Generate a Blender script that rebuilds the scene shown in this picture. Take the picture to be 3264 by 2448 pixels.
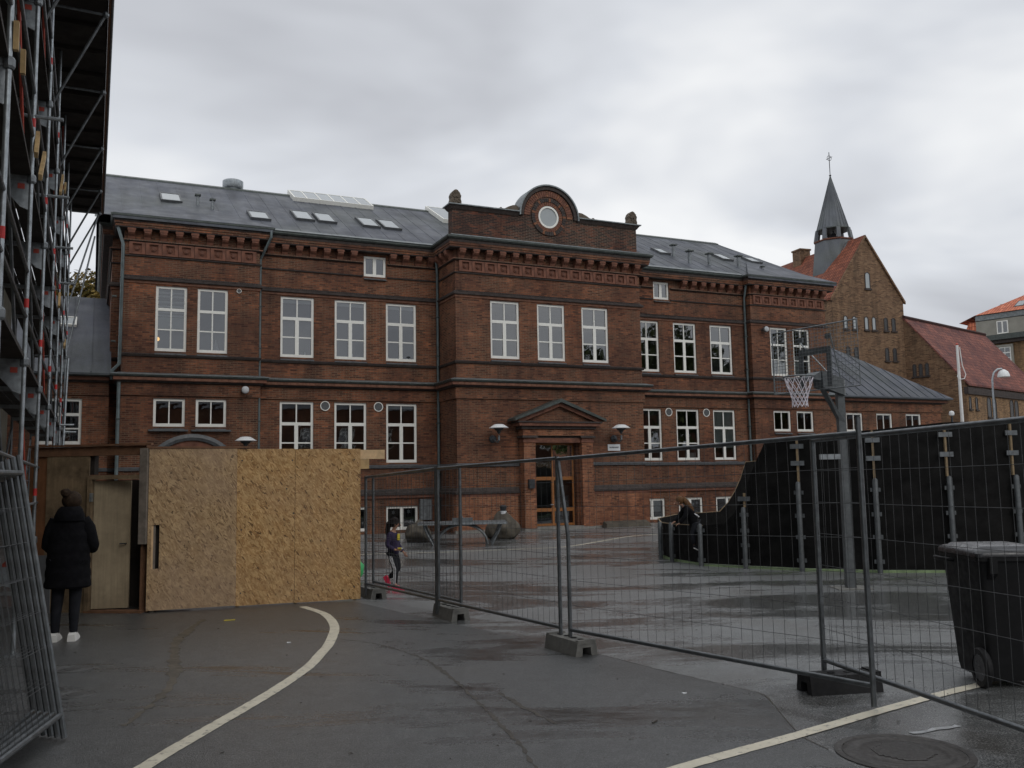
import bpy, math, random
from math import sin, cos, pi, radians, sqrt, atan2
from mathutils import Vector, Matrix, noise
random.seed(7)
S = bpy.context.scene
COL = S.collection
for o in list(bpy.data.objects):
    bpy.data.objects.remove(o)

# ------------------------------------------------------------------ camera
cam = bpy.data.cameras.new('camera'); cam.sensor_width = 36.0
cam.lens = 36.0 * 2900.0 / 3264.0
cam.clip_end = 2000.0; cam.clip_start = 0.05
co = bpy.data.objects.new('camera', cam); COL.objects.link(co)
P, RO = radians(6.02), radians(-1.02)
fw = Vector((0, cos(P), sin(P))); u0 = Vector((0, -sin(P), cos(P))); r0 = Vector((1, 0, 0))
Rv = cos(RO) * r0 + sin(RO) * u0; Uv = -sin(RO) * r0 + cos(RO) * u0
M = Matrix(((Rv.x, Uv.x, -fw.x, 0), (Rv.y, Uv.y, -fw.y, 0), (Rv.z, Uv.z, -fw.z, 1.75), (0, 0, 0, 1)))
co.matrix_world = M
S.camera = co

# ------------------------------------------------------------------ world, sun, exposure
SUN_EL, SUN_AZ = radians(38), radians(150)      # azimuth from +Y towards +X (behind the camera, to the right)
W = bpy.data.worlds.new('World'); S.world = W; W.use_nodes = True
nt = W.node_tree; nt.nodes.clear()
def wn(t, **k):
    n = nt.nodes.new(t)
    for a, b in k.items(): setattr(n, a, b)
    return n
out = wn('ShaderNodeOutputWorld')
sky = wn('ShaderNodeTexSky', sky_type='NISHITA', sun_disc=False, sun_elevation=SUN_EL, sun_rotation=SUN_AZ)
bgs = wn('ShaderNodeBackground'); bgs.inputs['Strength'].default_value = 0.07
nt.links.new(sky.outputs[0], bgs.inputs[0])
tc = wn('ShaderNodeTexCoord')
sep = wn('ShaderNodeSeparateXYZ'); nt.links.new(tc.outputs['Generated'], sep.inputs[0])
def wm(op, a, b):
    n = wn('ShaderNodeMath', operation=op)
    for i, x in enumerate((a, b)):
        if isinstance(x, (int, float)): n.inputs[i].default_value = x
        else: nt.links.new(x, n.inputs[i])
    return n.outputs[0]
zz = wm('ADD', wm('MAXIMUM', sep.outputs['Z'], 0.0), 0.30)
px = wm('DIVIDE', sep.outputs['X'], zz); py = wm('DIVIDE', sep.outputs['Y'], zz)
cmb = wn('ShaderNodeCombineXYZ'); nt.links.new(px, cmb.inputs[0]); nt.links.new(py, cmb.inputs[1])
mp = wn('ShaderNodeMapping'); mp.inputs['Rotation'].default_value = (0, 0, radians(28)); mp.inputs['Scale'].default_value = (0.9, 1.3, 1)
mp.inputs['Location'].default_value = (5.2, 1.7, 0)
nt.links.new(cmb.outputs[0], mp.inputs[0])
n1 = wn('ShaderNodeTexNoise'); n1.inputs['Scale'].default_value = 1.3; n1.inputs['Detail'].default_value = 4.0; n1.inputs['Roughness'].default_value = 0.5
n1.inputs['Distortion'].default_value = 0.35
nt.links.new(mp.outputs[0], n1.inputs['Vector'])
cr = wn('ShaderNodeValToRGB')
els = cr.color_ramp.elements
els[0].position = 0.30; els[0].color = (0.53, 0.545, 0.585, 1)
els[1].position = 0.62; els[1].color = (0.97, 0.98, 0.99, 1)
e = els.new(0.48); e.color = (0.74, 0.765, 0.81, 1)
nt.links.new(n1.outputs[0], cr.inputs[0])
bgc = wn('ShaderNodeBackground'); bgc.inputs['Strength'].default_value = 1.0
nt.links.new(cr.outputs[0], bgc.inputs[0])
mix = wn('ShaderNodeMixShader'); mix.inputs[0].default_value = 0.93
nt.links.new(bgs.outputs[0], mix.inputs[1]); nt.links.new(bgc.outputs[0], mix.inputs[2])
nt.links.new(mix.outputs[0], out.inputs[0])
sl = bpy.data.lights.new('sun', 'SUN'); sl.energy = 0.5; sl.angle = radians(25); sl.color = (1.0, 0.96, 0.9)
so = bpy.data.objects.new('sun', sl); COL.objects.link(so)
sd = Vector((sin(SUN_AZ) * cos(SUN_EL), cos(SUN_AZ) * cos(SUN_EL), sin(SUN_EL)))
so.rotation_euler = sd.to_track_quat('Z', 'Y').to_euler(); so.location = sd * 100
vs = S.view_settings
vs.view_transform = 'Standard'; vs.look = 'None'; vs.exposure = 0.0; vs.gamma = 1.0; vs.use_curve_mapping = False
S.cycles.max_bounces = 5; S.cycles.diffuse_bounces = 2; S.cycles.glossy_bounces = 3; S.cycles.transparent_max_bounces = 12; S.cycles.use_denoising = True; S.cycles.use_adaptive_sampling = True; S.cycles.adaptive_threshold = 0.02

# ------------------------------------------------------------------ materials
MATS = {}
class NT:
    def __init__(s, name):
        s.m = bpy.data.materials.new(name); s.m.use_nodes = True
        s.t = s.m.node_tree; s.b = s.t.nodes['Principled BSDF']; s.o = s.t.nodes['Material Output']
        MATS[name] = s.m
    def n(s, t, ins=None, **k):
        nd = s.t.nodes.new(t)
        for a, b in k.items(): setattr(nd, a, b)
        for a, b in (ins or {}).items(): s.set(nd.inputs[a], b)
        return nd
    def set(s, sock, v):
        if hasattr(v, 'is_output'): s.t.links.new(v, sock)
        elif isinstance(v, (tuple, list)) and len(v) == 3 and sock.type == 'RGBA': sock.default_value = (*v, 1)
        else: sock.default_value = v
    def obj(s, scale=(1, 1, 1), rot=(0, 0, 0), loc=(0, 0, 0), src='Object'):
        tcn = s.n('ShaderNodeTexCoord')
        return s.n('ShaderNodeMapping', {'Vector': tcn.outputs[src], 'Scale': scale, 'Rotation': rot, 'Location': loc}).outputs[0]
    def noise(s, scale, detail=4, rough=0.55, vec=None, dist=0.0):
        return s.n('ShaderNodeTexNoise', {'Vector': vec if vec is not None else s.obj(), 'Scale': scale, 'Detail': detail, 'Roughness': rough, 'Distortion': dist}).outputs[0]
    def ramp(s, f, stops):
        r = s.n('ShaderNodeValToRGB', {0: f}); e = r.color_ramp.elements
        while len(e) < len(stops): e.new(0.5)
        for i, (p, c) in enumerate(stops):
            e[i].position = p; e[i].color = (c, c, c, 1) if isinstance(c, (int, float)) else (*c, 1)
        return r.outputs[0]
    def mix(s, f, a, b, mode='MIX'):
        nd = s.n('ShaderNodeMix', data_type='RGBA', blend_type=mode)
        s.set(nd.inputs[0], f); s.set(nd.inputs[6], a); s.set(nd.inputs[7], b)
        return nd.outputs[2]
    def math(s, op, a, b=0.0):
        nd = s.n('ShaderNodeMath', operation=op); s.set(nd.inputs[0], a); s.set(nd.inputs[1], b); return nd.outputs[0]
    def bump(s, h, strength=0.3, dist=0.01):
        s.set(s.b.inputs['Normal'], s.n('ShaderNodeBump', {'Height': h, 'Strength': strength, 'Distance': dist}).outputs[0])
    def fin(s, col=None, rough=None, metal=None, spec=None):
        if col is not None: s.set(s.b.inputs['Base Color'], col)
        if rough is not None: s.set(s.b.inputs['Roughness'], rough)
        if metal is not None: s.set(s.b.inputs['Metallic'], metal)
        if spec is not None: s.set(s.b.inputs['Specular IOR Level'], spec)
        return s.m

def simple(name, c, rough=0.6, metal=0.0, var=0.25, scale=6.0, spec=0.5, bump=0.0, bscale=60):
    m = NT(name)
    v = m.noise(scale, 5, 0.6)
    d = tuple(x * (1 - var) for x in c); l = tuple(min(1, x * (1 + var)) for x in c)
    col = m.ramp(v, [(0.3, d), (0.7, l)])
    r = m.ramp(m.noise(scale * 2.3, 3), [(0.3, max(0.03, rough - 0.12)), (0.7, min(1, rough + 0.12))])
    if bump: m.bump(m.noise(bscale, 4), bump, 0.004)
    return m.fin(col, r, metal, spec)

def brick(name, c1, c2, dark, mortar, darkamt=0.6, bw=0.212, rh=0.0585, ms=0.0085, bias=0.0, grey=0.55):
    m = NT(name)
    tcn = m.n('ShaderNodeTexCoord')
    sp = m.n('ShaderNodeSeparateXYZ', {0: tcn.outputs['Object']})
    uu = m.math('ADD', sp.outputs[0], sp.outputs[1])
    vec = m.n('ShaderNodeCombineXYZ', {0: uu, 1: sp.outputs[2]}).outputs[0]
    bt = m.n('ShaderNodeTexBrick', {'Vector': vec, 'Color1': (0, 0, 0), 'Color2': (1, 1, 1), 'Mortar': (0.5, 0.5, 0.5), 'Scale': 1.0,
             'Mortar Size': ms, 'Mortar Smooth': 0.3, 'Bias': 0.0, 'Brick Width': bw, 'Row Height': rh}, offset=0.5)
    rnd = bt.outputs['Color']; fac = bt.outputs['Fac']
    hi = tuple(min(1, x * 1.45) for x in c1)
    base = m.ramp(rnd, [(0.0, tuple(x * 0.55 for x in c2)), (0.25, c2), (0.65, c1), (1.0, hi)])
    big = m.noise(0.42, 5, 0.66, vec=tcn.outputs['Object'])
    # weathering: whole patches have gone grey-brown, others kept their orange
    gb = m.mix(1.0, base, (0.62, 0.70, 0.78), 'MULTIPLY')
    base = m.mix(m.math('MULTIPLY', m.ramp(big, [(0.40, 0.0), (0.60, 1.0)]), grey), base, gb)
    base = m.mix(m.math('MULTIPLY', m.ramp(m.noise(0.31, 5, 0.7, vec=m.obj((1, 1, 1.3), loc=(11, 5, 3))), [(0.47, 0.0), (0.62, 1.0)]), grey), base, m.mix(1.0, base, (1.38, 1.22, 1.08), 'MULTIPLY'))
    dk = m.math('MULTIPLY', m.math('SUBTRACT', m.math('ADD', m.math('MULTIPLY', rnd, 0.6), m.math('MULTIPLY', m.noise(1.1, 5, 0.7, vec=m.obj((1, 1, 1.7), loc=(4, 2, 7))), 1.5)), 1.12 - bias), 3.5)
    dk = m.n('ShaderNodeClamp', {0: dk}).outputs[0]
    col = m.mix(m.math('MULTIPLY', dk, darkamt), base, dark)
    col = m.mix(1.0, col, m.ramp(m.noise(9, 4, 0.65), [(0.3, 0.72), (0.7, 1.25)]), 'MULTIPLY')
    col = m.mix(1.0, col, m.ramp(m.noise(1.0, 5, 0.65, vec=m.obj((2.6, 2.6, 0.22), loc=(3, 8, 1))), [(0.32, 0.48), (0.5, 0.95), (0.7, 1.25)]), 'MULTIPLY')
    mcol = m.mix(m.ramp(big, [(0.42, 0.1), (0.6, 0.9)]), mortar, m.mix(0.55, c2, dark))
    col = m.mix(fac, col, mcol)
    m.bump(m.math('ADD', m.math('MULTIPLY', fac, -1.0), m.math('MULTIPLY', m.noise(45, 2), 0.3)), 0.55, 0.008)
    return m.fin(col, 0.78, 0, 0.35)

brick('brick_red', (0.215, 0.078, 0.037), (0.14, 0.050, 0.027), (0.042, 0.029, 0.023), (0.20, 0.145, 0.095), darkamt=0.65, grey=0.75)
brick('brick_parapet', (0.25, 0.085, 0.042), (0.17, 0.055, 0.03), (0.018, 0.015, 0.014), (0.20, 0.15, 0.11), darkamt=0.96, bias=0.34, grey=0.2)
brick('brick_bright', (0.30, 0.115, 0.055), (0.20, 0.072, 0.038), (0.09, 0.045, 0.03), (0.30, 0.19, 0.12), darkamt=0.5, grey=0.3)
brick('brick_yellow', (0.30, 0.18, 0.085), (0.22, 0.125, 0.06), (0.11, 0.07, 0.045), (0.24, 0.17, 0.11), darkamt=0.4, grey=0.2)
brick('brick_brown', (0.215, 0.127, 0.070), (0.165, 0.093, 0.052), (0.07, 0.05, 0.036), (0.21, 0.15, 0.10), darkamt=0.25, bw=0.24, rh=0.07, grey=0.2)
simple('moulded_brick', (0.165, 0.068, 0.042), 0.8, var=0.38, scale=5, bump=0.35, bscale=40)
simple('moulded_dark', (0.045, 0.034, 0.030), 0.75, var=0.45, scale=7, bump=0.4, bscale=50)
simple('moulded_pale', (0.20, 0.095, 0.06), 0.8, var=0.35, scale=5, bump=0.3, bscale=50)
simple('slate_sill', (0.085, 0.09, 0.095), 0.5, var=0.3, scale=9)
simple('zinc', (0.19, 0.21, 0.215), 0.42, 0.55, var=0.3, scale=5)
simple('gutter_dark', (0.07, 0.082, 0.076), 0.5, 0.3, var=0.35, scale=6)
simple('downpipe', (0.15, 0.185, 0.19), 0.45, 0.4, var=0.25, scale=5)
simple('window_white', (0.83, 0.825, 0.77), 0.45, var=0.06, scale=8)
simple('sandstone', (0.125, 0.10, 0.075), 0.85, var=0.4, scale=9, bump=0.5, bscale=30)
simple('door_wood', (0.30, 0.12, 0.034), 0.45, var=0.25, scale=10)
simple('stone_plinth', (0.22, 0.21, 0.19), 0.75, var=0.25, scale=8, bump=0.3)
simple('boulder', (0.075, 0.064, 0.048), 0.8, var=0.5, scale=4, bump=0.6, bscale=18)
simple('galvanised', (0.34, 0.37, 0.39), 0.42, 0.75, var=0.28, scale=14)
simple('galvanised_dull', (0.19, 0.205, 0.215), 0.5, 0.65, var=0.3, scale=10)
simple('fence_tube', (0.15, 0.162, 0.17), 0.40, 0.7, var=0.3, scale=12)
simple('fence_wire', (0.075, 0.078, 0.08), 0.5, 0.6, var=0.2, scale=10)
simple('court_post', (0.115, 0.125, 0.13), 0.55, 0.4, var=0.25, scale=10)
simple('scaffold_red', (0.45, 0.07, 0.045), 0.55, var=0.3, scale=8)
simple('red_tape', (0.55, 0.03, 0.028), 0.5, var=0.15)
simple('scaffold_board', (0.50, 0.34, 0.16), 0.75, var=0.25, scale=9)
simple('dark_deck', (0.028, 0.022, 0.018), 0.9, var=0.4, scale=2.5)
simple('render_dark', (0.13, 0.118, 0.088), 0.9, var=0.3, scale=1.2, bump=0.2, bscale=30)
simple('concrete_block', (0.16, 0.158, 0.145), 0.85, var=0.25, scale=12, bump=0.4)
simple('rubber_black', (0.012, 0.012, 0.013), 0.65, var=0.3, scale=10, spec=0.3)
simple('bin_plastic', (0.009, 0.0092, 0.010), 0.6, var=0.25, scale=6, spec=0.25, bump=0.15, bscale=120)
simple('bin_lid', (0.030, 0.031, 0.034), 0.30, var=0.2, scale=6)
simple('court_black', (0.0062, 0.0060, 0.0058), 0.72, var=0.75, scale=3.5, spec=0.16)
simple('plywood_edge', (0.26, 0.19, 0.11), 0.8, var=0.25, scale=20)
simple('pine', (0.62, 0.43, 0.24), 0.7, var=0.2, scale=9)
simple('timber_grey', (0.20, 0.17, 0.14), 0.85, var=0.3, scale=9)
simple('timber_brown', (0.17, 0.085, 0.045), 0.8, var=0.3, scale=9)
simple('grey_panel', (0.12, 0.125, 0.13), 0.7, var=0.2)
def linepaint():
    m = NT('painted_line')
    col = m.ramp(m.noise(7, 5, 0.6), [(0.3, (0.56, 0.52, 0.41)), (0.7, (0.72, 0.67, 0.54))])
    worn = m.ramp(m.noise(16, 6, 0.75), [(0.56, 0.0), (0.64, 0.75)])
    col = m.mix(worn, col, (0.16, 0.15, 0.135))
    m.bump(m.noise(90, 3), 0.3, 0.003)
    return m.fin(col, 0.5, 0, 0.5)
linepaint()
simple('cast_iron', (0.055, 0.050, 0.046), 0.5, 0.35, var=0.4, scale=20, bump=0.4, bscale=50)
simple('silt_brown', (0.082, 0.070, 0.052), 0.5, var=0.4, scale=5)
simple('silt', (0.052, 0.044, 0.034), 0.55, var=0.4, scale=9)
simple('coat_black', (0.0055, 0.0055, 0.007), 0.9, var=0.4, scale=9, spec=0.15, bump=0.4, bscale=26)
simple('leggings', (0.010, 0.011, 0.015), 0.85, var=0.3, spec=0.3)
simple('skin', (0.42, 0.23, 0.155), 0.5, var=0.1)
simple('hair_brown', (0.034, 0.021, 0.013), 0.8, var=0.45, scale=40, spec=0.2)
simple('hair_light', (0.12, 0.062, 0.028), 0.75, var=0.45, scale=40, spec=0.2)
simple('hair_black', (0.012, 0.009, 0.008), 0.8, var=0.4, scale=40, spec=0.15)
simple('shoe_white', (0.78, 0.77, 0.74), 0.6, var=0.08)
simple('shoe_pink', (0.80, 0.035, 0.10), 0.5, var=0.1)
simple('sweater_purple', (0.024, 0.015, 0.052), 0.9, var=0.3, scale=12)
simple('print_yellow', (0.62, 0.50, 0.05), 0.7, var=0.1)
simple('stripe_white', (0.72, 0.72, 0.74), 0.7, var=0.05)
simple('lamp_white', (0.82, 0.84, 0.84), 0.35, var=0.04)
simple('lamp_frosted', (0.50, 0.51, 0.52), 0.4, var=0.1)
simple('lamp_body', (0.05, 0.055, 0.06), 0.45, 0.4, var=0.2)
simple('net_white', (0.74, 0.70, 0.76), 0.85, var=0.1)
simple('paper', (0.72, 0.74, 0.76), 0.7, var=0.06)
simple('mark_white', (0.34, 0.35, 0.36), 0.35, var=0.35, scale=14)
simple('ink', (0.04, 0.045, 0.06), 0.7, var=0.1)
simple('bag_green', (0.06, 0.42, 0.14), 0.5, var=0.3)
simple('interior', (0.12, 0.115, 0.10), 0.9, var=0.15, scale=1.5)
simple('blind_white', (0.74, 0.75, 0.74), 0.8, var=0.05)
simple('bark', (0.07, 0.055, 0.04), 0.9, var=0.4, scale=6, bump=0.6)
simple('green_strip', (0.22, 0.30, 0.15), 0.8, var=0.3)
simple('flag_white', (0.80, 0.80, 0.78), 0.4, var=0.05)
simple('render_grey', (0.30, 0.29, 0.25), 0.85, var=0.15, scale=1.2)
simple('leaded_dark', (0.035, 0.036, 0.038), 0.35, var=0.4, scale=14)
simple('sky_pane', (0.30, 0.33, 0.34), 0.12, var=0.05, scale=1.0, spec=1.0)
simple('ball_orange', (0.9, 0.35, 0.06), 0.5)

def leafmat(name, c1, c2):
    m = NT(name)
    g = m.n('ShaderNodeNewGeometry')
    col = m.ramp(g.outputs['Random Per Island'], [(0.0, c1), (0.6, c2), (1.0, tuple(min(1, x * 1.5) for x in c2))])
    m.fin(col, 0.6, 0, 0.35)
    return m.m
leafmat('leaf_green', (0.022, 0.042, 0.012), (0.07, 0.085, 0.02))
leafmat('leaf_autumn', (0.05, 0.06, 0.015), (0.16, 0.11, 0.025))

def tiles(name, c1, c2, c3, w, h):
    m = NT(name)
    uv = m.n('ShaderNodeTexCoord').outputs['UV']
    bt = m.n('ShaderNodeTexBrick', {'Vector': uv, 'Color1': (0, 0, 0), 'Color2': (1, 1, 1), 'Mortar': (0.3, 0.3, 0.3), 'Scale': 1.0, 'Mortar Size': 0.02,
             'Mortar Smooth': 0.6, 'Bias': 0.0, 'Brick Width': w, 'Row Height': h}, offset=0.0)
    col = m.ramp(bt.outputs['Color'], [(0.0, c2), (0.6, c1), (1.0, tuple(min(1, x * 1.25) for x in c1))])
    pat = m.ramp(m.noise(0.5, 5, 0.6), [(0.42, 0.0), (0.62, 1.0)])
    col = m.mix(pat, col, m.mix(1.0, col, c3, 'MULTIPLY'))
    col = m.mix(bt.outputs['Fac'], col, tuple(x * 0.25 for x in c2))
    sp = m.n('ShaderNodeSeparateXYZ', {0: uv})
    wave = m.math('ABSOLUTE', m.math('SINE', m.math('MULTIPLY', sp.outputs[0], pi / w)))
    saw = m.math('FRACT', m.math('DIVIDE', sp.outputs[1], h))
    m.bump(m.math('ADD', wave, m.math('MULTIPLY', saw, -0.8)), 0.9, 0.05)
    return m.fin(col, 0.75, 0, 0.35)
tiles('tiles_red', (0.31, 0.10, 0.055), (0.20, 0.062, 0.038), (0.75, 0.7, 0.65), 0.21, 0.30)
tiles('tiles_bright', (0.62, 0.20, 0.11), (0.50, 0.14, 0.08), (0.9, 0.85, 0.8), 0.24, 0.34)
tiles('tiles_brown', (0.26, 0.095, 0.07), (0.17, 0.07, 0.06), (0.55, 0.55, 0.66), 0.22, 0.30)

def roofing(name, c, strip=0.9):
    m = NT(name)
    o = m.obj()
    streak = m.noise(1.0, 6, 0.62, vec=m.obj((2.2, 0.35, 0.35)), dist=0.2)
    big = m.noise(0.35, 5, 0.6)
    col = m.ramp(streak, [(0.30, tuple(x * 0.55 for x in c)), (0.5, c), (0.72, tuple(x * 1.45 for x in c))])
    col = m.mix(m.ramp(big, [(0.45, 0.0), (0.72, 0.5)]), col, (c[0] * 1.15, c[1] * 1.2, c[2] * 0.75))
    col = m.mix(m.ramp(m.noise(18, 4), [(0.45, 0.0), (0.8, 0.35)]), col, tuple(x * 1.9 for x in c))
    m.bump(m.noise(26, 4), 0.25, 0.01)
    return m.fin(col, m.ramp(m.noise(1.3, 4), [(0.35, 0.42), (0.65, 0.62)]), 0.0, 0.38)
roofing('roof_felt', (0.066, 0.073, 0.091))
roofing('lead_sheet', (0.115, 0.125, 0.14))

def glass():
    m = NT('window_glass')
    fr = m.n('ShaderNodeFresnel', {'IOR': 2.35}).outputs[0]
    tr = m.n('ShaderNodeBsdfTransparent', {'Color': (0.70, 0.74, 0.74)})
    gl = m.n('ShaderNodeBsdfGlossy', {'Color': (0.95, 0.97, 1.0), 'Roughness': 0.015})
    wob = m.n('ShaderNodeBump', {'Height': m.noise(1.4, 2), 'Strength': 0.06, 'Distance': 0.05}).outputs[0]
    m.t.links.new(wob, gl.inputs['Normal'])
    mx = m.n('ShaderNodeMixShader', {0: fr, 1: tr.outputs[0], 2: gl.outputs[0]})
    m.t.links.new(mx.outputs[0], m.o.inputs[0])
glass()

def osb(name, lo, hi, deep, grey):
    m = NT(name)
    tcn = m.n('ShaderNodeTexCoord')
    acc = None
    for i, (rot, sc, off) in enumerate(((0.3, (12, 1, 46), 0), (1.25, (13, 1, 42), 5), (-0.55, (14, 1, 50), 9), (2.1, (17, 1, 64), 14))):
        r = m.n('ShaderNodeMapping', {'Vector': tcn.outputs['Object'], 'Rotation': (0, rot, 0), 'Location': (off, 0, off * 0.7)}).outputs[0]
        r = m.n('ShaderNodeVectorMath', {0: r, 1: sc}, operation='MULTIPLY').outputs[0]
        v = m.n('ShaderNodeTexVoronoi', {'Vector': r, 'Scale': 1.0, 'Randomness': 1.0})
        sp = m.n('ShaderNodeSeparateColor', {0: v.outputs['Color']})
        if acc is None: acc = sp.outputs[0]; edge = v.outputs['Distance']
        else:
            sel = m.math('GREATER_THAN', sp.outputs[1], 0.52)
            mx = m.n('ShaderNodeMix', data_type='FLOAT'); m.set(mx.inputs[0], sel); m.set(mx.inputs[2], acc); m.set(mx.inputs[3], sp.outputs[0]); acc = mx.outputs[0]
    col = m.ramp(acc, [(0.0, deep), (0.10, lo), (0.6, tuple((a + b) / 2 for a, b in zip(lo, hi))), (1.0, hi)])
    gm = m.ramp(m.noise(0.9, 5, 0.6, vec=m.obj(loc=(1.5, 0, 0.4))), [(0.40, 0.0), (0.60, 1.0)])
    col = m.mix(m.math('MULTIPLY', gm, grey), col, m.mix(0.35, (0.37, 0.265, 0.195), col))
    col = m.mix(0.6, col, m.mix(1.0, col, m.ramp(m.noise(7, 5), [(0.3, 0.75), (0.7, 1.18)]), 'MULTIPLY'))
    m.bump(acc, 0.08, 0.002)
    return m.fin(col, 0.7, 0, 0.35)
osb('osb_yellow', (0.36, 0.192, 0.068), (0.63, 0.415, 0.19), (0.13, 0.068, 0.028), 0.25)
osb('osb_weathered', (0.32, 0.20, 0.10), (0.56, 0.39, 0.21), (0.14, 0.085, 0.045), 0.62)
def ply(name, c, stain):
    m = NT(name)
    g = m.noise(1.0, 5, 0.6, vec=m.obj((30, 30, 1.5)))
    col = m.ramp(g, [(0.3, tuple(x * 0.8 for x in c)), (0.7, tuple(x * 1.12 for x in c))])
    col = m.mix(m.ramp(m.noise(2.6, 6, 0.7), [(0.40, 0.0), (0.62, stain)]), col, tuple(x * 0.42 for x in c))
    return m.fin(col, 0.7, 0, 0.35)
ply('plywood_pale', (0.40, 0.32, 0.21), 0.45)
ply('plywood_stained', (0.26, 0.185, 0.11), 1.0)
ply('plywood_red', (0.27, 0.12, 0.055), 0.6)

def asphalt(name, k, gr, brn, wlo, rgh):
    m = NT(name)
    o = m.obj()
    grain = m.noise(gr, 3, 0.75)
    grain2 = m.noise(48, 3, 0.65)
    col = m.ramp(grain, [(0.34, (0.038 * k, 0.039 * k, 0.041 * k)), (0.52, (0.099 * k, 0.105 * k, 0.108 * k)), (0.70, (0.30 * k, 0.30 * k, 0.295 * k))])
    col = m.mix(1.0, col, m.ramp(m.noise(7, 5, 0.7), [(0.3, 0.72), (0.7, 1.28)]), 'MULTIPLY')
    col = m.mix(1.0, col, m.ramp(m.noise(30, 2, 0.6), [(0.3, 0.8), (0.7, 1.2)]), 'MULTIPLY')
    big = m.noise(0.33, 6, 0.62)
    col = m.mix(m.ramp(big, [(0.40, 0.0), (0.66, 0.6)]), col, m.mix(1.0, col, (0.66, 0.65, 0.62), 'MULTIPLY'))
    brown = m.noise(0.42, 6, 0.68, vec=m.obj((1, 0.7, 1), loc=(3.1, 7.2, 0)))
    col = m.mix(m.ramp(brown, [(0.53, 0.0), (0.74, brn)]), col, (0.080, 0.060, 0.041))
    # wetness: standing film in shallow dips, damp elsewhere; a worn dry crown between
    wet = m.noise(0.40, 7, 0.68, vec=m.obj((0.5, 1.35, 1), rot=(0, 0, radians(12)), loc=(9.3, 2.4, 0)), dist=0.6)
    w = m.ramp(wet, [(wlo, 0.0), (wlo + 0.10, 1.0)])
    rough = m.mix(w, (rgh, rgh, rgh), (0.085, 0.085, 0.085))
    rough = m.mix(0.6, rough, m.mix(1.0, rough, m.ramp(grain2, [(0.3, 0.7), (0.7, 1.3)]), 'MULTIPLY'))
    col = m.mix(m.math('MULTIPLY', w, 0.6), col, m.mix(1.0, col, (0.45, 0.43, 0.41), 'MULTIPLY'))
    h = m.math('ADD', m.math('MULTIPLY', grain2, 0.7), grain)
    st = m.mix(w, (0.9, 0.9, 0.9), (0.2, 0.2, 0.2))
    bp = m.n('ShaderNodeBump', {'Height': h, 'Distance': 0.006})
    m.set(bp.inputs['Strength'], st)
    m.set(m.b.inputs['Normal'], bp.outputs[0])
    return m.fin(col, rough, 0, 0.9)
asphalt('asphalt', 1.75, 80, 0.5, 0.47, 0.34)
asphalt('asphalt_new', 0.74, 110, 0.25, 0.52, 0.36)
gl = NT('lamp_glow'); gl.set(gl.b.inputs['Emission Color'], (1.0, 0.55, 0.16)); gl.b.inputs['Emission Strength'].default_value = 1.6; gl.fin((0.9, 0.6, 0.3), 0.5)

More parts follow.
